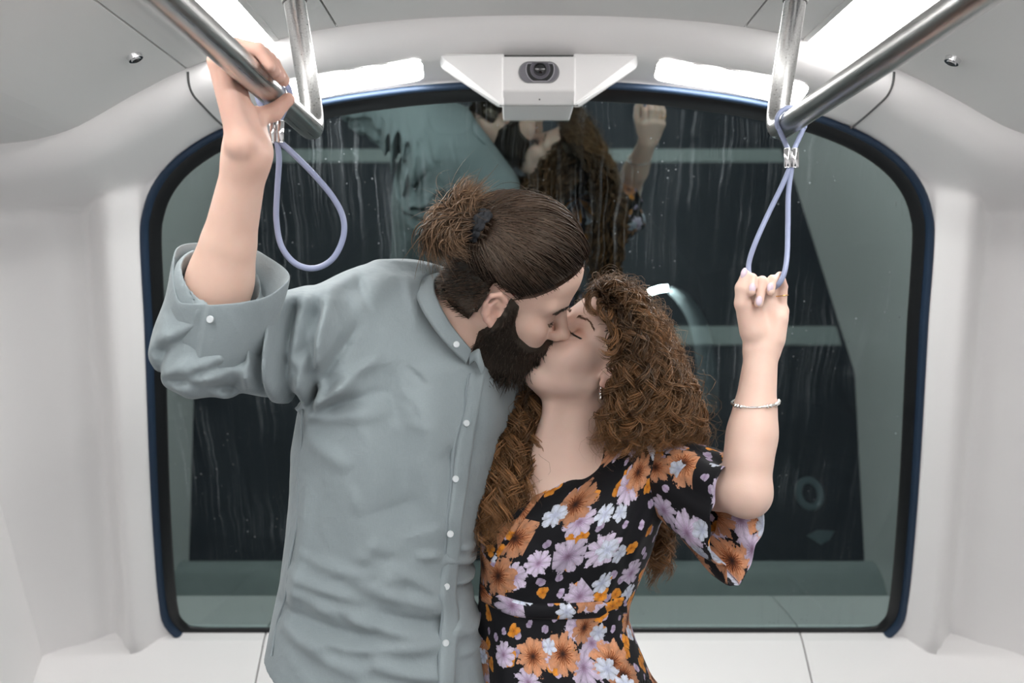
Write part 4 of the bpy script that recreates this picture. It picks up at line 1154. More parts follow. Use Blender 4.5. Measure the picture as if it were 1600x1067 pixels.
# trousers and shoes below the frame
def legs(par, x, y, dx, top, mat, shoe, r0, r1, skin=None):
    s = SDF((x-.25, y-.25, 0.0), (x+.25, y+.25, top+.05), .008)
    for g in (-1, 1):
        hip = (x+g*dx*.75, y, top); kn = (x+g*dx*.85, y-.015, top*.52); an = (x+g*dx, y+.01, .07)
        s.cap(hip, kn, r0, r0*.74, .03); s.cap(kn, an, r0*.74, r1, .02)
    s.cap((x-dx*.6, y, top), (x+dx*.6, y, top), r0*1.15, r0*1.15, .05)
    v, f = s.mesh(); o = mesh('trousers' if skin is None else 'legs', relax(v, f, 2), f, mat); reparent(o, par)
    for g in (-1, 1):
        s = SDF((x+g*dx-.08, y-.25, -.01), (x+g*dx+.08, y+.16, .14), .005)
        s.ell((x+g*dx, y-.10, .035), (.045, .10, .035), 0); s.ell((x+g*dx, y+.03, .045), (.036, .07, .045), .03); s.cap((x+g*dx, y+.01, .05), (x+g*dx, y+.01, .10), .042, .044, .02)
        s.D = np.maximum(s.D, -(s.ax[2][None, None, :]-.002)); v, f = s.mesh(); o = mesh('shoe', relax(v, f, 2), f, shoe); reparent(o, par)
legs(man, P(600, 0, 1.46)[0], 1.47, .10, .92, simple('dark trousers', (.03, .035, .05), .8, noise=.2), simple('black shoe', (.012, .012, .012), .4), .085, .05)
# ================================================================== the woman
woman = empty('person', (P(880, 900, 1.50)[0], 1.50, 0.0))
tag(woman, 'woman with long curly brown hair in a floral wrap dress, holding a strap', 'person', 'couple kissing by the window')
MAT['skin_w'] = skin_mat('woman skin', (0.70, 0.50, 0.415), (0.66, 0.44, 0.355))
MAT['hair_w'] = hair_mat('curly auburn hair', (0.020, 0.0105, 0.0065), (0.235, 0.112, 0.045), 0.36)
MAT['frizz_w'] = hair_mat('light frizzy hair', (0.10, 0.06, 0.038), (0.26, 0.15, 0.075), 0.4)
MAT['lash'] = hair_mat('dark lashes', (0.01, 0.008, 0.007), (0.01, 0.008, 0.007), 0.5)
MAT['brow_w'] = hair_mat('brown brow', (0.16, 0.09, 0.06), (0.16, 0.09, 0.06), 0.6)
def woman_frame():
    a = math.radians(48); y = math.radians(30); r = math.radians(-7)
    Fv = np.array([-math.cos(a)*math.cos(y), -math.sin(y), math.sin(a)*math.cos(y)]); U0 = np.array([math.sin(a), 0, math.cos(a)]); L0 = np.cross(U0, Fv)
    U = U0*math.cos(r)+L0*math.sin(r); L = L0*math.cos(r)-U0*math.sin(r)
    sc = 0.805; ear = P(941, 606, 1.405); R = np.stack([Fv, L, U], 1)
    return Frame(Fv, U, L, ear-R@np.array([0.0, .083, -.030])*sc, sc)
WF = woman_frame()
wl = WF.l
wk = WF.sc
neck = [((-.022, 0, -.035), wl(P(884, 700, 1.485)), .050/wk*.86, .050/wk, .03), (wl(P(884, 700, 1.485)), wl(P(880, 760, 1.50)), .050/wk, .070/wk, .04),
        (wl(P(900, 735, 1.51)), wl(P(1020, 738, 1.50)), .045/wk, .045/wk, .05), (wl(P(870, 735, 1.51)), wl(P(790, 745, 1.56)), .045/wk, .045/wk, .05),
        (wl(P(870, 800, 1.50)), wl(P(860, 900, 1.50)), .095/wk, .09/wk, .06),
        (wl(P(862, 640, 1.440)), wl(P(845, 722, 1.440)), .010/wk, .012/wk, .03)]
ws = head_sdf(False, lo=(-.24, -.18, -.44), hi=(.17, .20, .16), h=.0027, neck=neck)
wv, wf = ws.mesh(); wv = relax(wv, wf, 2, .5)
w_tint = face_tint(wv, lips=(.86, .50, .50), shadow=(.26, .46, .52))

# raised arm and the hand holding the strap
def hp(px, py, d=0.0): return P(px, py, 1.395+d)
CORD_END = None
def woman_arm():
    s = SDF((.17, 1.27, 1.24), (.44, 1.58, 1.64), .0019)
    sh, el, wr = P(1035, 745, 1.50), P(1166, 768, 1.355), hp(1190, 548)
    s.cap(sh, el, .040, .032, 0); mid = el*.6+wr*.4
    s.cap(el, mid, .0315, .0305, .015); s.cap(mid, wr, .0305, .0225, .015)
    s.cap(el*.75+wr*.25+[-.005, -.004, 0], el*.45+wr*.55, .027, .022, .02)
    s.ell(el+[.003, .004, -.006], (.022, .022, .022), .02)
    mc = [(1171, 484, .006), (1188, 476, .008), (1205, 477, .008), (1221, 486, .005)]
    for i, (x, y, d) in enumerate(mc):
        s.cap(hp(1180+i*7, 545), hp(*mc[i]), .0150, .0108, .012)
    s.cap(hp(1181, 515, -.008), hp(1172, 492, -.006), .0125, .0110, .014)          # ball of the thumb
    s.cap(hp(1212, 528, -.005), hp(1216, 500, -.005), .0110, .0100, .014)          # heel of the hand
    fg = [[mc[0], (1170, 444, .002), (1175, 435, -.020), (1174, 456, -.030)],
          [mc[1], (1189, 440, .003), (1191, 439, -.022), (1186, 474, -.029)],
          [mc[2], (1207, 443, .003), (1207, 437, -.020), (1204, 456, -.029)],
          [mc[3], (1224, 448, .000), (1219, 431, -.012), (1209, 438, -.024)]]
    for i, q in enumerate(fg):
        r = [.0079, .0079, .0075, .0066][i]
        s.chain([hp(*p) for p in q], [r*1.08, r*.96, r*.92, r*.74], .003, .0015)
    th = [(1172, 516, -.006), (1160, 474, -.016), (1159, 450, -.019), (1165, 428, -.018)]
    s.chain([hp(*p) for p in th], [.0135, .0108, .0090, .0062], .012, .004)
    return s
was = woman_arm(); av, af = was.mesh(); av = relax(av, af, 1, .5)
bv_, bf_ = join([(WF.w(wv), wf[:, ::-1] if WF.flip else wf), (av, af)])
o = mesh('body', bv_, bf_, MAT['skin_w']); reparent(o, woman)
tt = np.ones((len(bv_), 4)); tt[:len(wv)] = w_tint
attr(o, 'tint', tt)
MAT['nail'] = simple('pale lilac nail polish', (0.70, 0.56, 0.64), 0.12, noise=.05, coat=.6)
def nail(px, py, d, ln, wd, ang):
    c = on_surf(was, px, py, .0002, 1.30, 1.42)
    bm = bmesh.new(); bmesh.ops.create_uvsphere(bm, u_segments=16, v_segments=10, radius=1.0)
    bmesh.ops.scale(bm, vec=(wd, .0022, ln), verts=bm.verts); bmesh.ops.rotate(bm, cent=(0, 0, 0), matrix=Matrix.Rotation(ang, 3, 'Y'), verts=bm.verts)
    bmesh.ops.translate(bm, vec=c, verts=bm.verts); o = bm_obj('fingernail', bm, MAT['nail'], None, True); reparent(o, woman)
nail(1175.5, 450, 0, .0068, .0048, .05); nail(1186, 470, 0, .0070, .0046, .15); nail(1203.5, 449, 0, .0066, .0046, .1); nail(1162.5, 427, 0, .0080, .0045, .25)
# ring on the little finger side
a = np.linspace(0, 2*math.pi, 30, endpoint=False)
o = tube_obj('finger_ring', np.stack([hp(1222, 462)[0]+.0086*np.cos(a), hp(0, 0, .002)[1]+.0086*np.sin(a), hp(0, 462)[2]+.001*np.cos(a)], 1), .0008, simple('gold ring', (.8, .5, .2), .2, 1.0), None, 6, True); reparent(o, woman)
# the strap she holds hangs from the right rail and runs through her fist
grr = np.array([X0+RAILX, DR, RAILZ])
lp = [P(1234, 262, DR), P(1222, 290, DR), P(1200, 335, DR-.002), P(1180, 380, 1.40), P(1170, 412, 1.398), hp(1172, 434, -.004), hp(1180, 447, -.010), hp(1195, 452, -.012), hp(1208, 450, -.014), hp(1218, 442, -.028), hp(1226, 424, -.026), P(1230, 395, 1.39), P(1231, 350, DR-.01), P(1232, 300, DR), P(1237, 262, DR)]
strap(1, P(1236, 247, DR), [lp], grr, 'lavender blue strap loop held in the woman\'s hand', DR)
# bracelet with charms, earring
MAT['silver'] = simple('silver jewellery', (0.85, 0.84, 0.82), 0.22, 1.0, noise=.08)
_el, _wr = P(1166, 768, 1.355), hp(1190, 548)
bc = _el*.37+_wr*.63; 
def brp(an, r=.0315): return np.stack([bc[0]-.002+r*np.cos(an), bc[1]-.002+r*np.sin(an), bc[2]-.004*np.sin(-an)+.0025*np.cos(an)], -1)
br_ = tube_obj('bracelet', brp(np.linspace(0, 2*math.pi, 60, endpoint=False)), .0015, MAT['silver'], None, 8, True); reparent(br_, woman)
for an in (-2.75, -2.6, -2.42, -1.30, -1.12, -.75, -.62, -.5, -.15):
    bm = bmesh.new(); bmesh.ops.create_icosphere(bm, subdivisions=2, radius=.0030); bmesh.ops.translate(bm, vec=brp(np.array(an), .0320), verts=bm.verts)
    o = bm_obj('charm', bm, MAT['silver'], br_, True)
er = WF.w(np.array([.006, .0900, -.034]))
for dz, r in ((0, .0035), (-.006, .0045), (-.0115, .0038)):
    bm = bmesh.new(); bmesh.ops.create_icosphere(bm, subdivisions=2, radius=r); bmesh.ops.scale(bm, vec=(.8, .8, 1.1), verts=bm.verts); bmesh.ops.translate(bm, vec=(er[0], er[1]-.004, er[2]+dz), verts=bm.verts)
    o = bm_obj('earring', bm, MAT['silver'], None, True); reparent(o, woman)
brow(ws, WF, woman, MAT['brow_w'], 110, .003, False); lashes(ws, WF, woman, MAT['lash'], 40, .010, .0)
for g in (1, -1):
    u = np.linspace(0, 1, 24); p = snap(ws, np.stack([0*u, g*np.interp(u, [0, .5, 1], [.021, .032, .0475]), .0035+.0014*u-.0022*np.sin(u*3.14)], 1), .0001)
    o = tube_obj('eyeliner', WF.w(p), .0014, MAT['frit'], None, 6); reparent(o, woman)

# ---- dress
def floral():
    m, nt, b = nodes_mat('black floral chiffon')
    at = N(nt, 'ShaderNodeAttribute', attribute_name='pat')
    col = (0.0055, 0.0055, 0.0075, 1)
    wob = N(nt, 'ShaderNodeTexNoise', i_Scale=130.0, i_Detail=4.0, i_Roughness=0.65); nt.links.new(at.outputs['Vector'], wob.inputs['Vector'])
    def layer(col, scale, off, R, n, prob, cin, cmid, cout, seed, dark=None, stretch=(1, 1)):
        mp = N(nt, 'ShaderNodeMapping'); mp.inputs['Scale'].default_value = (scale*stretch[0], scale*stretch[1], 0); mp.inputs['Location'].default_value = (off, off*.7, 0); mp.inputs['Rotation'].default_value = (0, 0, seed)
        nt.links.new(at.outputs['Vector'], mp.inputs[0])
        vo = N(nt, 'ShaderNodeTexVoronoi', voronoi_dimensions='2D', i_Scale=1.0, i_Randomness=0.85); nt.links.new(mp.outputs[0], vo.inputs['Vector'])
        sb = N(nt, 'ShaderNodeVectorMath', operation='SUBTRACT'); nt.links.new(mp.outputs[0], sb.inputs[0]); nt.links.new(vo.outputs['Position'], sb.inputs[1])
        sp = N(nt, 'ShaderNodeSeparateXYZ'); nt.links.new(sb.outputs[0], sp.inputs[0])
        rc = N(nt, 'ShaderNodeSeparateColor'); nt.links.new(vo.outputs['Color'], rc.inputs[0])
        ang = M(nt, 'ADD', M(nt, 'ARCTAN2', sp.outputs[1], sp.outputs[0]), M(nt, 'MULTIPLY', rc.outputs[0], 6.28))
        pet = M(nt, 'POWER', M(nt, 'ABSOLUTE', M(nt, 'SINE', M(nt, 'MULTIPLY', ang, n/2))), 0.55)
        fr = M(nt, 'MULTIPLY', M(nt, 'SUBTRACT', wob.outputs['Fac'], 0.5), 1.1)
        rr = M(nt, 'MULTIPLY', M(nt, 'ADD', M(nt, 'ADD', 0.66, M(nt, 'MULTIPLY', pet, 0.34)), fr), M(nt, 'MULTIPLY', M(nt, 'ADD', 0.72, M(nt, 'MULTIPLY', rc.outputs[1], 0.42)), R))
        q = M(nt, 'DIVIDE', vo.outputs['Distance'], rr)
        mask = M(nt, 'MULTIPLY', M(nt, 'LESS_THAN', q, 1.0), M(nt, 'LESS_THAN', rc.outputs[2], prob))
        vein = M(nt, 'MULTIPLY', M(nt, 'ABSOLUTE', M(nt, 'SINE', M(nt, 'ADD', M(nt, 'MULTIPLY', ang, n*1.5), M(nt, 'MULTIPLY', wob.outputs['Fac'], 9.0)))), 0.30)
        qq = M(nt, 'ADD', q, M(nt, 'SUBTRACT', vein, 0.16))
        c = ramp(nt, qq, [(0.14, cin), (0.34, cmid), (0.60, cout), (0.92, tuple(0.82*v+.03 for v in cout))])
        br = M(nt, 'ADD', 0.55, M(nt, 'MULTIPLY', wob.outputs['Fac'], M(nt, 'ADD', 0.6, M(nt, 'MULTIPLY', rc.outputs[0], 0.7))))
        vs = N(nt, 'ShaderNodeVectorMath', operation='SCALE'); nt.links.new(c, vs.inputs[0]); nt.links.new(br, vs.inputs['Scale']); c = vs.outputs[0]
        edge = M(nt, 'MULTIPLY', M(nt, 'SUBTRACT', 1.0, pet), M(nt, 'GREATER_THAN', q, .35)); 
        c = mixc(nt, M(nt, 'MULTIPLY', edge, 0.55), c, tuple(v*.25 for v in cout))
        return mixc(nt, mask, col, c)
    col = layer(col, 40, 3.1, .26, 2, .50, (.28, .20, .32), (.33, .25, .38), (.40, .33, .46), .4)
    col = layer(col, 31, 9.7, .36, 3, .42, (.28, .09, .015), (.60, .20, .015), (.66, .25, .02), 1.1)
    col = layer(col, 19, 5.3, .47, 9, .52, (.20, .12, .19), (.42, .33, .47), (.56, .48, .62), .9)
    col = layer(col, 15.5, 1.7, .47, 8, .55, (.010, .004, .004), (.20, .055, .015), (.50, .225, .115), .2)
    col = layer(col, 27, 7.9, .40, 6, .20, (.34, .36, .48), (.44, .48, .60), (.56, .60, .70), 2.0)
    nt.links.new(col, b.inputs['Base Color'])
    b.inputs['Roughness'].default_value = 0.72; b.inputs['Specular IOR Level'].default_value = 0.2; b.inputs['Sheen Weight'].default_value = 0.04
    return m
MAT['floral'] = floral()
def dress():
    def row(py, xl, xr, D, ry): return (P(0, py, D)[2], P(xl, 0, D)[0], P(xr, 0, D)[0], D, ry)
    D0 = 1.49
    rows = [row(684, 925, 1030, D0+.02, .035), row(705, 890, 1048, D0+.015, .058), row(740, 845, 1046, D0+.01, .082), row(800, 790, 1034, D0, .104), row(860, 757, 1016, D0, .110), row(900, 750, 1000, D0, .106), row(940, 747, 984, D0, .098),
            row(965, 742, 980, D0, .097), row(1000, 736, 992, D0, .104), row(1067, 734, 1030, D0, .118), row(1140, 730, 1060, D0, .135), row(1400, 690, 1120, D0, .17), row(1560, 660, 1150, D0, .19)]
    s = SDF((-.16, 1.27, .52), (.33, 1.72, 1.46), .0046)
    x, y, z = s.full(); s.D = loft_d(x, y, z, rows, 2.15).astype(np.float32)
    s.ell(P(905, 815, 1.425), (.062, .050, .055), .05); s.ell(P(805, 825, 1.455), (.045, .055, .055), .05)
    s.cap(P(985, 722, 1.50), P(1035, 740, 1.50), .046, .048, .04); s.cap(P(948, 700, 1.487), P(1000, 715, 1.495), .036, .042, .03)
    fl = [(1000, 700, 880, 870, 1.40, .004, .010), (960, 700, 850, 830, 1.40, -.0045, .010), (1015, 745, 930, 900, 1.40, .0045, .010), (1025, 800, 950, 930, 1.40, .004, .009), (940, 780, 860, 920, 1.40, -.004, .009), (890, 850, 800, 930, 1.40, .0045, .009), (985, 860, 960, 930, 1.40, -.005, .008),
          (830, 860, 770, 930, 1.40, .004, .009), (870, 980, 850, 1150, 1.40, .006, .014), (920, 980, 930, 1150, 1.40, -.006, .013), (800, 980, 790, 1150, 1.40, .006, .014), (960, 980, 1000, 1150, 1.40, .007, .014), (760, 985, 760, 1150, 1.40, -.006, .012), (900, 990, 890, 1100, 1.40, .004, .010)]
    folds(s, fl, 1.3)
    for i in range(14):          # skirt flutes further down
        px = 720+i*28; folds(s, [(px, 1060, px+(px-870)*.35, 1600, 1.40, .010*(-1)**i, .02)])
    # wrap neckline: everything above the edge from the shoulder to the left hip is cut away
    a, b_ = P(921, 672, 1.46), P(826, 786, 1.40); c_ = P(700, 940, 1.44)
    n = np.cross(b_-a, np.array([.35, 1, .25])); n /= np.linalg.norm(n)
    if n[0] > 0: n = -n
    cut = (x-a[0])*n[0]+(y-a[1])*n[1]+(z-a[2])*n[2]
    # the other edge rises to the far shoulder
    a2, b2 = P(826, 786, 1.40), P(790, 700, 1.50)
    n2 = np.cross(b2-a2, np.array([-.2, 1, 0])); n2 /= np.linalg.norm(n2)
    if n2[0] < 0: n2 = -n2
    cut2 = (x-a2[0])*n2[0]+(y-a2[1])*n2[1]+(z-a2[2])*n2[2]
    front = 1.50-y
    vneck = np.minimum(np.minimum(cut, cut2+.0), front+.02)
    s.D = np.maximum(s.D, vneck.astype(np.float32))
    inner = s.D+.006
    # hollow skirt
    s.D = np.maximum(s.D, np.where(z < 1.02, -(s.D+.006), -1).astype(np.float32))
    s.D = np.maximum(s.D, (.56-z).astype(np.float32)+0*x+0*y)
    v, f = s.mesh(); v = relax(v, f, 1, .5)
    return s, rows, v, f
ds, drows, dv, df_ = dress()
o = mesh('dress', dv, df_, MAT['floral']); reparent(o, woman); dress_o = o
def pat_torso(v):
    rw = sorted(drows); zs = [r[0] for r in rw]
    cx = np.interp(v[:, 2], zs, [(r[1]+r[2])/2 for r in rw]); th = np.arctan2(v[:, 0]-cx, -(v[:, 1]-1.49))
    return np.stack([th*.125, v[:, 2], 0*th], 1)
attr(o, 'pat', pat_torso(dv), 'FLOAT_VECTOR')
# belt of the same cloth and the crossed edge of the wrap
def band(name, top, bot, th=.003, n=60):
    A = catmull([on_surf(ds, x, y, .001, 1.28, 1.6) for x, y in top], n); B_ = catmull([on_surf(ds, x, y, .001, 1.28, 1.6) for x, y in bot], n); m = 6
    R_ = np.stack([A+(B_-A)*i/(m-1) for i in range(m)], 1); nn = np.array([0, -1, 0])
    V = np.concatenate([R_+nn*th*np.array([.4, 1, 1.25, 1.25, 1, .4])[None, :, None], (R_+[0, .006, 0])[:, ::-1]], 1)
    o = mesh(name, V.reshape(-1, 3), grid_faces(n, 2*m, False, True), MAT['floral']); o.parent = dress_o
    attr(o, 'pat', np.stack([V[..., 0].ravel()*1.0+.33, V[..., 2].ravel()+.21, 0*V[..., 0].ravel()], 1), 'FLOAT_VECTOR'); return o
band('belt', [(750, 912), (790, 932), (830, 942), (880, 943), (930, 940), (978, 932)], [(752, 938), (790, 958), (830, 966), (880, 967), (930, 965), (980, 958)], .004)
band('wrap_edge', [(912, 686), (890, 710), (860, 745), (827, 786), (795, 830), (765, 880)], [(919, 692), (897, 716), (867, 751), (834, 791), (802, 836), (772, 886)], .0025)
# wide fluted sleeve
def sleeve():
    n = 120; a = np.linspace(0, 2*math.pi, n, endpoint=False)
    rg = np.random.default_rng(5)
    #          centre px, D, half height (down the photo), half depth
    rg_ = [(1022, 735, 1.495, .046, .050), (1046, 744, 1.478, .054, .058), (1072, 758, 1.455, .062, .063), (1100, 776, 1.430, .070, .066), (1126, 796, 1.405, .076, .066), (1148, 806, 1.385, .078, .064), (1150, 807, 1.383, .075, .061), (1130, 796, 1.40, .068, .058), (1095, 775, 1.43, .058, .052)]
    cs = [P(*q[:3]) for q in rg_]
    axs = cs[5]-cs[0]; axs /= np.linalg.norm(axs)
    e1 = np.array([.30, 0, -1.0]); e1 -= (e1@axs)*axs; e1 /= np.linalg.norm(e1); e2 = np.cross(axs, e1)
    rows_ = []
    for i, q in enumerate(rg_):
        f = min(i, 5)/5
        wv_ = 1+f*(.075*np.cos(5*a+.6)+.05*np.cos(8*a+2.0+f)+.03*np.cos(13*a))+.02*np.cos(7*a+i)
        low = np.clip(np.cos(a), 0, 1)
        rr1 = q[3]*wv_*(1+.26*f*low**2); rr2 = q[4]*wv_
        ext = axs*(f*.018*np.cos(a+.3))[:, None]
        rows_.append(cs[i]+e1*(rr1*np.cos(a))[:, None]+e2*(rr2*np.sin(a))[:, None]+ext)
    V = np.stack(rows_, 0); k = len(rows_)
    # smooth densify along the sleeve
    V = np.stack([catmull(V[:, j], 40) for j in range(n)], 1)
    o = mesh('sleeve', V.reshape(-1, 3), grid_faces(40, n, False, True), MAT['floral']); o.parent = dress_o
    U = np.stack([np.broadcast_to(a[None]*.072, (40, n)), np.broadcast_to(np.linspace(0, .20, 40)[:, None]+.9, (40, n)), np.zeros((40, n))], -1)
    attr(o, 'pat', U.reshape(-1, 3), 'FLOAT_VECTOR')
sleeve()
legs(woman, P(880, 0, 1.49)[0], 1.50, .085, .80, MAT['skin_w'], simple('black shoe', (.012, .012, .012), .4), .075, .036, skin=True)

# ---- curly hair
def cap_w():
    s = SDF((-.13, -.10, -.10), (.12, .10, .16), .003)
    s.ell((-.012, 0, .052), (.093, .080, .081)); s.ell((.014, 0, .058), (.070, .069, .064), .03)
    x, y, z = s.full(); fr = np.interp(z, [-.2, -.02, .02, .05, .09, .2], [-.035, -.025, .000, .030, .062, .10])
    s.D = np.maximum(s.D, (x-fr).astype(np.float32)+0*y); v, f = s.mesh(); return relax(v, f, 2), f
cv2, cf2 = cap_w()
o = mesh('hair', WF.w(cv2), cf2[:, ::-1] if WF.flip else cf2, MAT['hair_w']); reparent(o, woman)
attr(o, 'strand', np.stack([0*cv2[:, 0], .3+0*cv2[:, 0], 0*cv2[:, 0]], 1), 'FLOAT_VECTOR')
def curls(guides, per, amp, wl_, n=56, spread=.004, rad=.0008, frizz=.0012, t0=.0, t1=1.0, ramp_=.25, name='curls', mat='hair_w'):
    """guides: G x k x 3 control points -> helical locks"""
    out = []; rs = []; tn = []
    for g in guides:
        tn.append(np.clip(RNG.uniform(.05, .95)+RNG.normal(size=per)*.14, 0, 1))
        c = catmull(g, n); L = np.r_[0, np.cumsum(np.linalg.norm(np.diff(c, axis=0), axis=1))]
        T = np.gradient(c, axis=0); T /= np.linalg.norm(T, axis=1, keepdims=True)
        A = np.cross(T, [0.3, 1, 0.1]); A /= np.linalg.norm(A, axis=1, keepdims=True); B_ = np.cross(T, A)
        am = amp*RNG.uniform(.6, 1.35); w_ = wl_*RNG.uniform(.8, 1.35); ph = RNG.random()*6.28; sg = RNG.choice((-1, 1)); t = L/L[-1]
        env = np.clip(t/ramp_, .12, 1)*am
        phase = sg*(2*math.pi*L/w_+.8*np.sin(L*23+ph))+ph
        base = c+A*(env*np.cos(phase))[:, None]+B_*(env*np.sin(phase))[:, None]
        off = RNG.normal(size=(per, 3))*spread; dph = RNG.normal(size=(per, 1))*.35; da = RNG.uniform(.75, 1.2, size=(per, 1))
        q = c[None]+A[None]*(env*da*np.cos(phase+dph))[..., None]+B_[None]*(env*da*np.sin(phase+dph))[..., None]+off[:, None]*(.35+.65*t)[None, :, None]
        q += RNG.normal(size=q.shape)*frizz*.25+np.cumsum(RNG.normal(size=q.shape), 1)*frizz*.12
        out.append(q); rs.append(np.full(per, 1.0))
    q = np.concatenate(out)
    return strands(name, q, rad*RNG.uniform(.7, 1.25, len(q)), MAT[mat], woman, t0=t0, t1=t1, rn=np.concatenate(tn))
def interp_paths(qs, paths, q):
    paths = np.array(paths, float); return np.array([[np.interp(q, qs, paths[:, i, j]) for j in range(paths.shape[2])] for i in range(paths.shape[1])])
def lay(qs, paths, N_, jit_=(5, 5, .008), depth=0.0, qpow=1.0, cut=(0.8, 1.05)):
    G_ = []
    for _ in range(N_):
        q = RNG.random()**qpow; g = interp_paths(qs, paths, q); k = RNG.random()*depth
        jj = RNG.normal(size=3)*jit_
        g = g+jj*np.linspace(.35, 1, len(g))[:, None]; g[:, 2] += k
        e = RNG.uniform(*cut); p = g[-2]+(g[-1]-g[-2])*e; g[-1] = p
        G_.append([P(*u) for u in g])
    return G_
near = [[(940, 468, 1.405), (956, 500, 1.368), (968, 560, 1.350), (958, 620, 1.352), (946, 665, 1.375), (938, 705, 1.40)],
        [(945, 460, 1.41), (985, 500, 1.358), (1008, 575, 1.335), (1003, 630, 1.345), (990, 668, 1.375), (978, 706, 1.40)],
        [(950, 456, 1.42), (1000, 494, 1.385), (1042, 575, 1.37), (1060, 630, 1.38), (1052, 665, 1.40), (1044, 702, 1.42)],
        [(955, 454, 1.44), (1006, 484, 1.44), (1056, 562, 1.45), (1086, 630, 1.46), (1096, 670, 1.48), (1100, 716, 1.50)]]
KW = dict(spread=.0021, frizz=.0006)
curls(lay([0, .35, .7, 1], near, 170, (6, 7, .010), .05), 9, .0105, .050, n=46, name='near_curls', **KW)
# over the top of the head
top = [[(928, 452, 1.40), (948, 448, 1.375), (978, 464, 1.360), (1005, 500, 1.350), (1022, 550, 1.345)],
       [(926, 450, 1.43), (952, 443, 1.42), (988, 458, 1.41), (1026, 504, 1.41), (1052, 560, 1.41)],
       [(925, 452, 1.47), (952, 444, 1.47), (988, 458, 1.48), (1028, 505, 1.49), (1060, 565, 1.50)],
       [(925, 458, 1.49), (950, 455, 1.51), (985, 475, 1.53), (1020, 520, 1.545), (1045, 580, 1.55)]]
curls(lay([0, .33, .66, 1], top, 80, (5, 4, .006), .0, cut=(.8, 1.3)), 9, .0070, .046, n=38, ramp_=.15, name='crown_curls', **KW)
back = [[(940, 460, 1.48), (975, 485, 1.52), (1005, 560, 1.54), (1005, 650, 1.56), (1000, 760, 1.60), (1012, 840, 1.61)],
        [(950, 458, 1.48), (1030, 505, 1.52), (1066, 590, 1.55), (1075, 660, 1.57), (1060, 760, 1.60), (1045, 850, 1.61)]]
curls(lay([0, 1], back, 50, (8, 8, .012), .06, cut=(.8, 1.6)), 8, .010, .050, n=48, name='back_curls', **KW)
far = [[(925, 540, 1.50), (872, 590, 1.50), (838, 622, 1.475), (838, 690, 1.455), (828, 760, 1.430), (800, 830, 1.415)],
       [(920, 530, 1.51), (850, 585, 1.51), (808, 630, 1.475), (806, 700, 1.435), (792, 780, 1.405), (775, 852, 1.395)],
       [(915, 525, 1.52), (830, 580, 1.53), (790, 640, 1.485), (779, 700, 1.435), (764, 785, 1.405), (750, 860, 1.40)]]
curls(lay([0, .5, 1], far, 110, (6, 8, .010), .03, cut=(.55, 1.08)), 9, .0105, .050, n=44, ramp_=.4, t0=.15, t1=1.0, name='shoulder_curls', **KW)
# the far side of the head, seen in the window
G_ = []
for _ in range(60):
    q = RNG.random(); l3 = lambda x_, y_, z_: WF.w(np.array([x_, y_, z_])+RNG.normal(size=3)*.006)
    e_ = P(RNG.uniform(790, 860), RNG.uniform(640, 700), RNG.uniform(1.50, 1.56))
    G_.append([l3(.045-.11*q, -.03, .115-.03*q), l3(.040-.12*q, -.085, .065), l3(.020-.11*q, -.105, -.02), l3(-.02-.05*q, -.11, -.09), e_])
curls(G_, 6, .0095, .050, n=42, name='far_side_curls', **KW)
tail = [[(1020, 770, 1.60), (1008, 820, 1.60), (1006, 865, 1.60), (1018, 905, 1.60)], [(1050, 770, 1.60), (1042, 820, 1.60), (1036, 865, 1.60), (1040, 905, 1.60)]]
curls(lay([0, 1], tail, 30, (4, 8, .008), .02, cut=(.5, 1.3)), 7, .0135, .060, n=50, spread=.002, t0=.6, name='tail_curls')
# curls on the forehead and cheek
fr = [[(948, 466, 1.405), (930, 462, 1.375), (920, 480, 1.362), (930, 494, 1.362), (944, 488, 1.365)], [(952, 470, 1.40), (936, 474, 1.365), (938, 490, 1.355), (950, 496, 1.355), (954, 484, 1.36)],
      [(948, 470, 1.40), (958, 498, 1.362), (962, 522, 1.348), (948, 532, 1.345), (930, 530, 1.352)], [(952, 480, 1.39), (966, 520, 1.352), (962, 545, 1.345), (950, 552, 1.345), (936, 548, 1.35)],
      [(950, 472, 1.40), (940, 485, 1.362), (954, 505, 1.352), (962, 530, 1.345), (952, 558, 1.345)], [(944, 462, 1.41), (926, 456, 1.385), (916, 466, 1.375), (918, 482, 1.37), (926, 486, 1.37)]]
curls([[P(*u) for u in g] for g in fr for _ in range(2)], 9, .0035, .05, n=44, spread=.0022, rad=.00055, frizz=.0006, name='forehead_curls')
# frizz around the outline
curls(lay([0, .35, .7, 1], near, 330, (17, 15, .02), .08), 1, .010, .042, n=40, spread=.012, rad=.00026, frizz=.003, name='frizz', mat='frizz_w')
curls(lay([0, .33, .66, 1], top, 170, (12, 9, .012), .0, cut=(.8, 1.5)), 1, .010, .034, n=36, spread=.011, rad=.00026, frizz=.003, ramp_=.1, name='crown_frizz', mat='frizz_w')
curls(lay([0, .5, 1], far, 60, (12, 12, .012), .03), 1, .010, .045, n=40, spread=.010, rad=.00028, frizz=.003, t0=.4, name='shoulder_frizz', mat='frizz_w')
for nm, q in (('eye', (.087, .032, .009)), ('nose', (.130, 0, -.02)), ('mouth', (.107, 0, -.057)), ('chin', (.09, 0, -.108)), ('crown', (0, 0, .136)), ('fore', (.085, 0, .09)), ('occ', (-.106, 0, .05))):
    a, b = project(WF.w(np.array(q))); print('woman', nm, round(float(a)), round(float(b)), round(float(WF.w(np.array(q))[1]), 3))
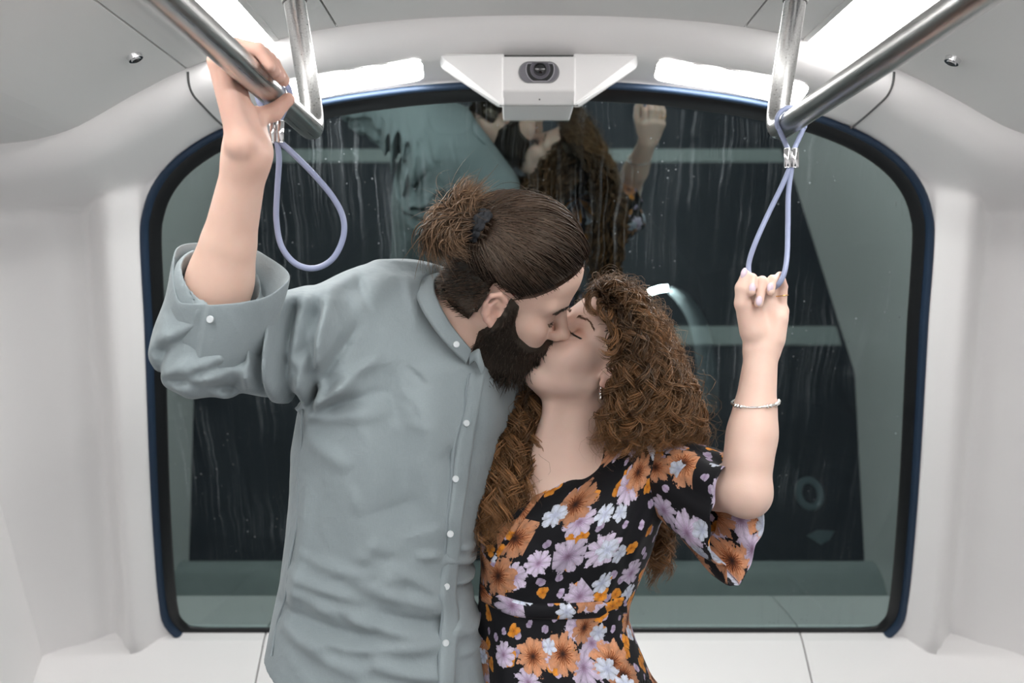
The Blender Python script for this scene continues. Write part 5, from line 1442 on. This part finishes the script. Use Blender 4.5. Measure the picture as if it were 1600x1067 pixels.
# ================================================================== beyond the window: the dark tunnel
def tunnel():
    t = empty('tunnel', (X0, 5, 0)); tag(t, kind='structure')
    prof = [(-2.2, -.6), (-2.4, .8), (-2.2, 2.0), (-1.4, 2.9), (0, 3.2), (1.4, 2.9), (2.2, 2.0), (2.4, .8), (2.2, -.6)]
    V = [(X0+x, y, z) for y in (2.75, 12.0) for x, z in prof]; k = len(prof)
    fs = [(i, i+1, k+i+1, k+i) for i in range(k-1)]+[(k-1, 0, k, 2*k-1), tuple(range(k, 2*k))]
    reparent(mesh('tunnel_lining', V, fs, MAT['tunnel'], smooth=False), t)
tunnel()

MAT['pale'] = simple('pale stand-in', (0.80, 0.84, 0.84), 0.4, noise=.15, nscale=20)
def glow_standin():  # pipe and lamp made up in place of a bright curved glow
    t = empty('glow_standin', P(1060, 560, 3.4)); tag(t, 'stand-in pipe and lamp for a bright curved glow in the window', 'lamp')
    D = 3.4
    o = tube_obj('glow_tube', catmull([P(1014, 457, D), P(1028, 452, D), P(1043, 450, D)], 12), .0115, emit('stand-in glow', (1, 1, 1), 60.0), None, 14); reparent(o, t)
    pth = catmull([P(1046, 452, D+.03), P(1068, 468, D+.03), P(1088, 500, D+.03), P(1100, 545, D+.03), P(1106, 590, D+.04), P(1104, 640, D+.05)], 40)
    o = tube_obj('pipe', pth, np.interp(np.linspace(0, 1, 40), [0, .2, 1], [.014, .026, .040]), MAT['pale'], None, 16); reparent(o, t)
glow_standin()
def ring_thing():  # ring and plate made up in place of blurred marks in the glass
    D = 3.0; c = P(1265, 771, D); a = np.linspace(0, 2*math.pi, 40, endpoint=False); e1 = np.array([.030, 0, .012]); e2 = np.array([-.012, .01, .037])
    o = tube_obj('ring_standin', c+e1*np.cos(a)[:, None]+e2*np.sin(a)[:, None], .011, MAT['pale'], None, 12, True); tag(o, 'stand-in oval ring for a pale mark in the window at lower right', 'ring')
    pts = [P(x, y, D) for x, y in ((1262, 838), (1278, 829), (1304, 830), (1296, 843), (1283, 851))]
    V = pts+[p+np.array([0, .01, 0]) for p in pts]; k = len(pts)
    o = mesh('plate_standin', V, [tuple(range(k)), tuple(range(2*k-1, k-1, -1))]+[(i, k+i, k+(i+1) % k, (i+1) % k) for i in range(k)], MAT['pale'], smooth=False); tag(o, 'stand-in fan-shaped plate for a pale mark below the oval ring', 'plate')
ring_thing()
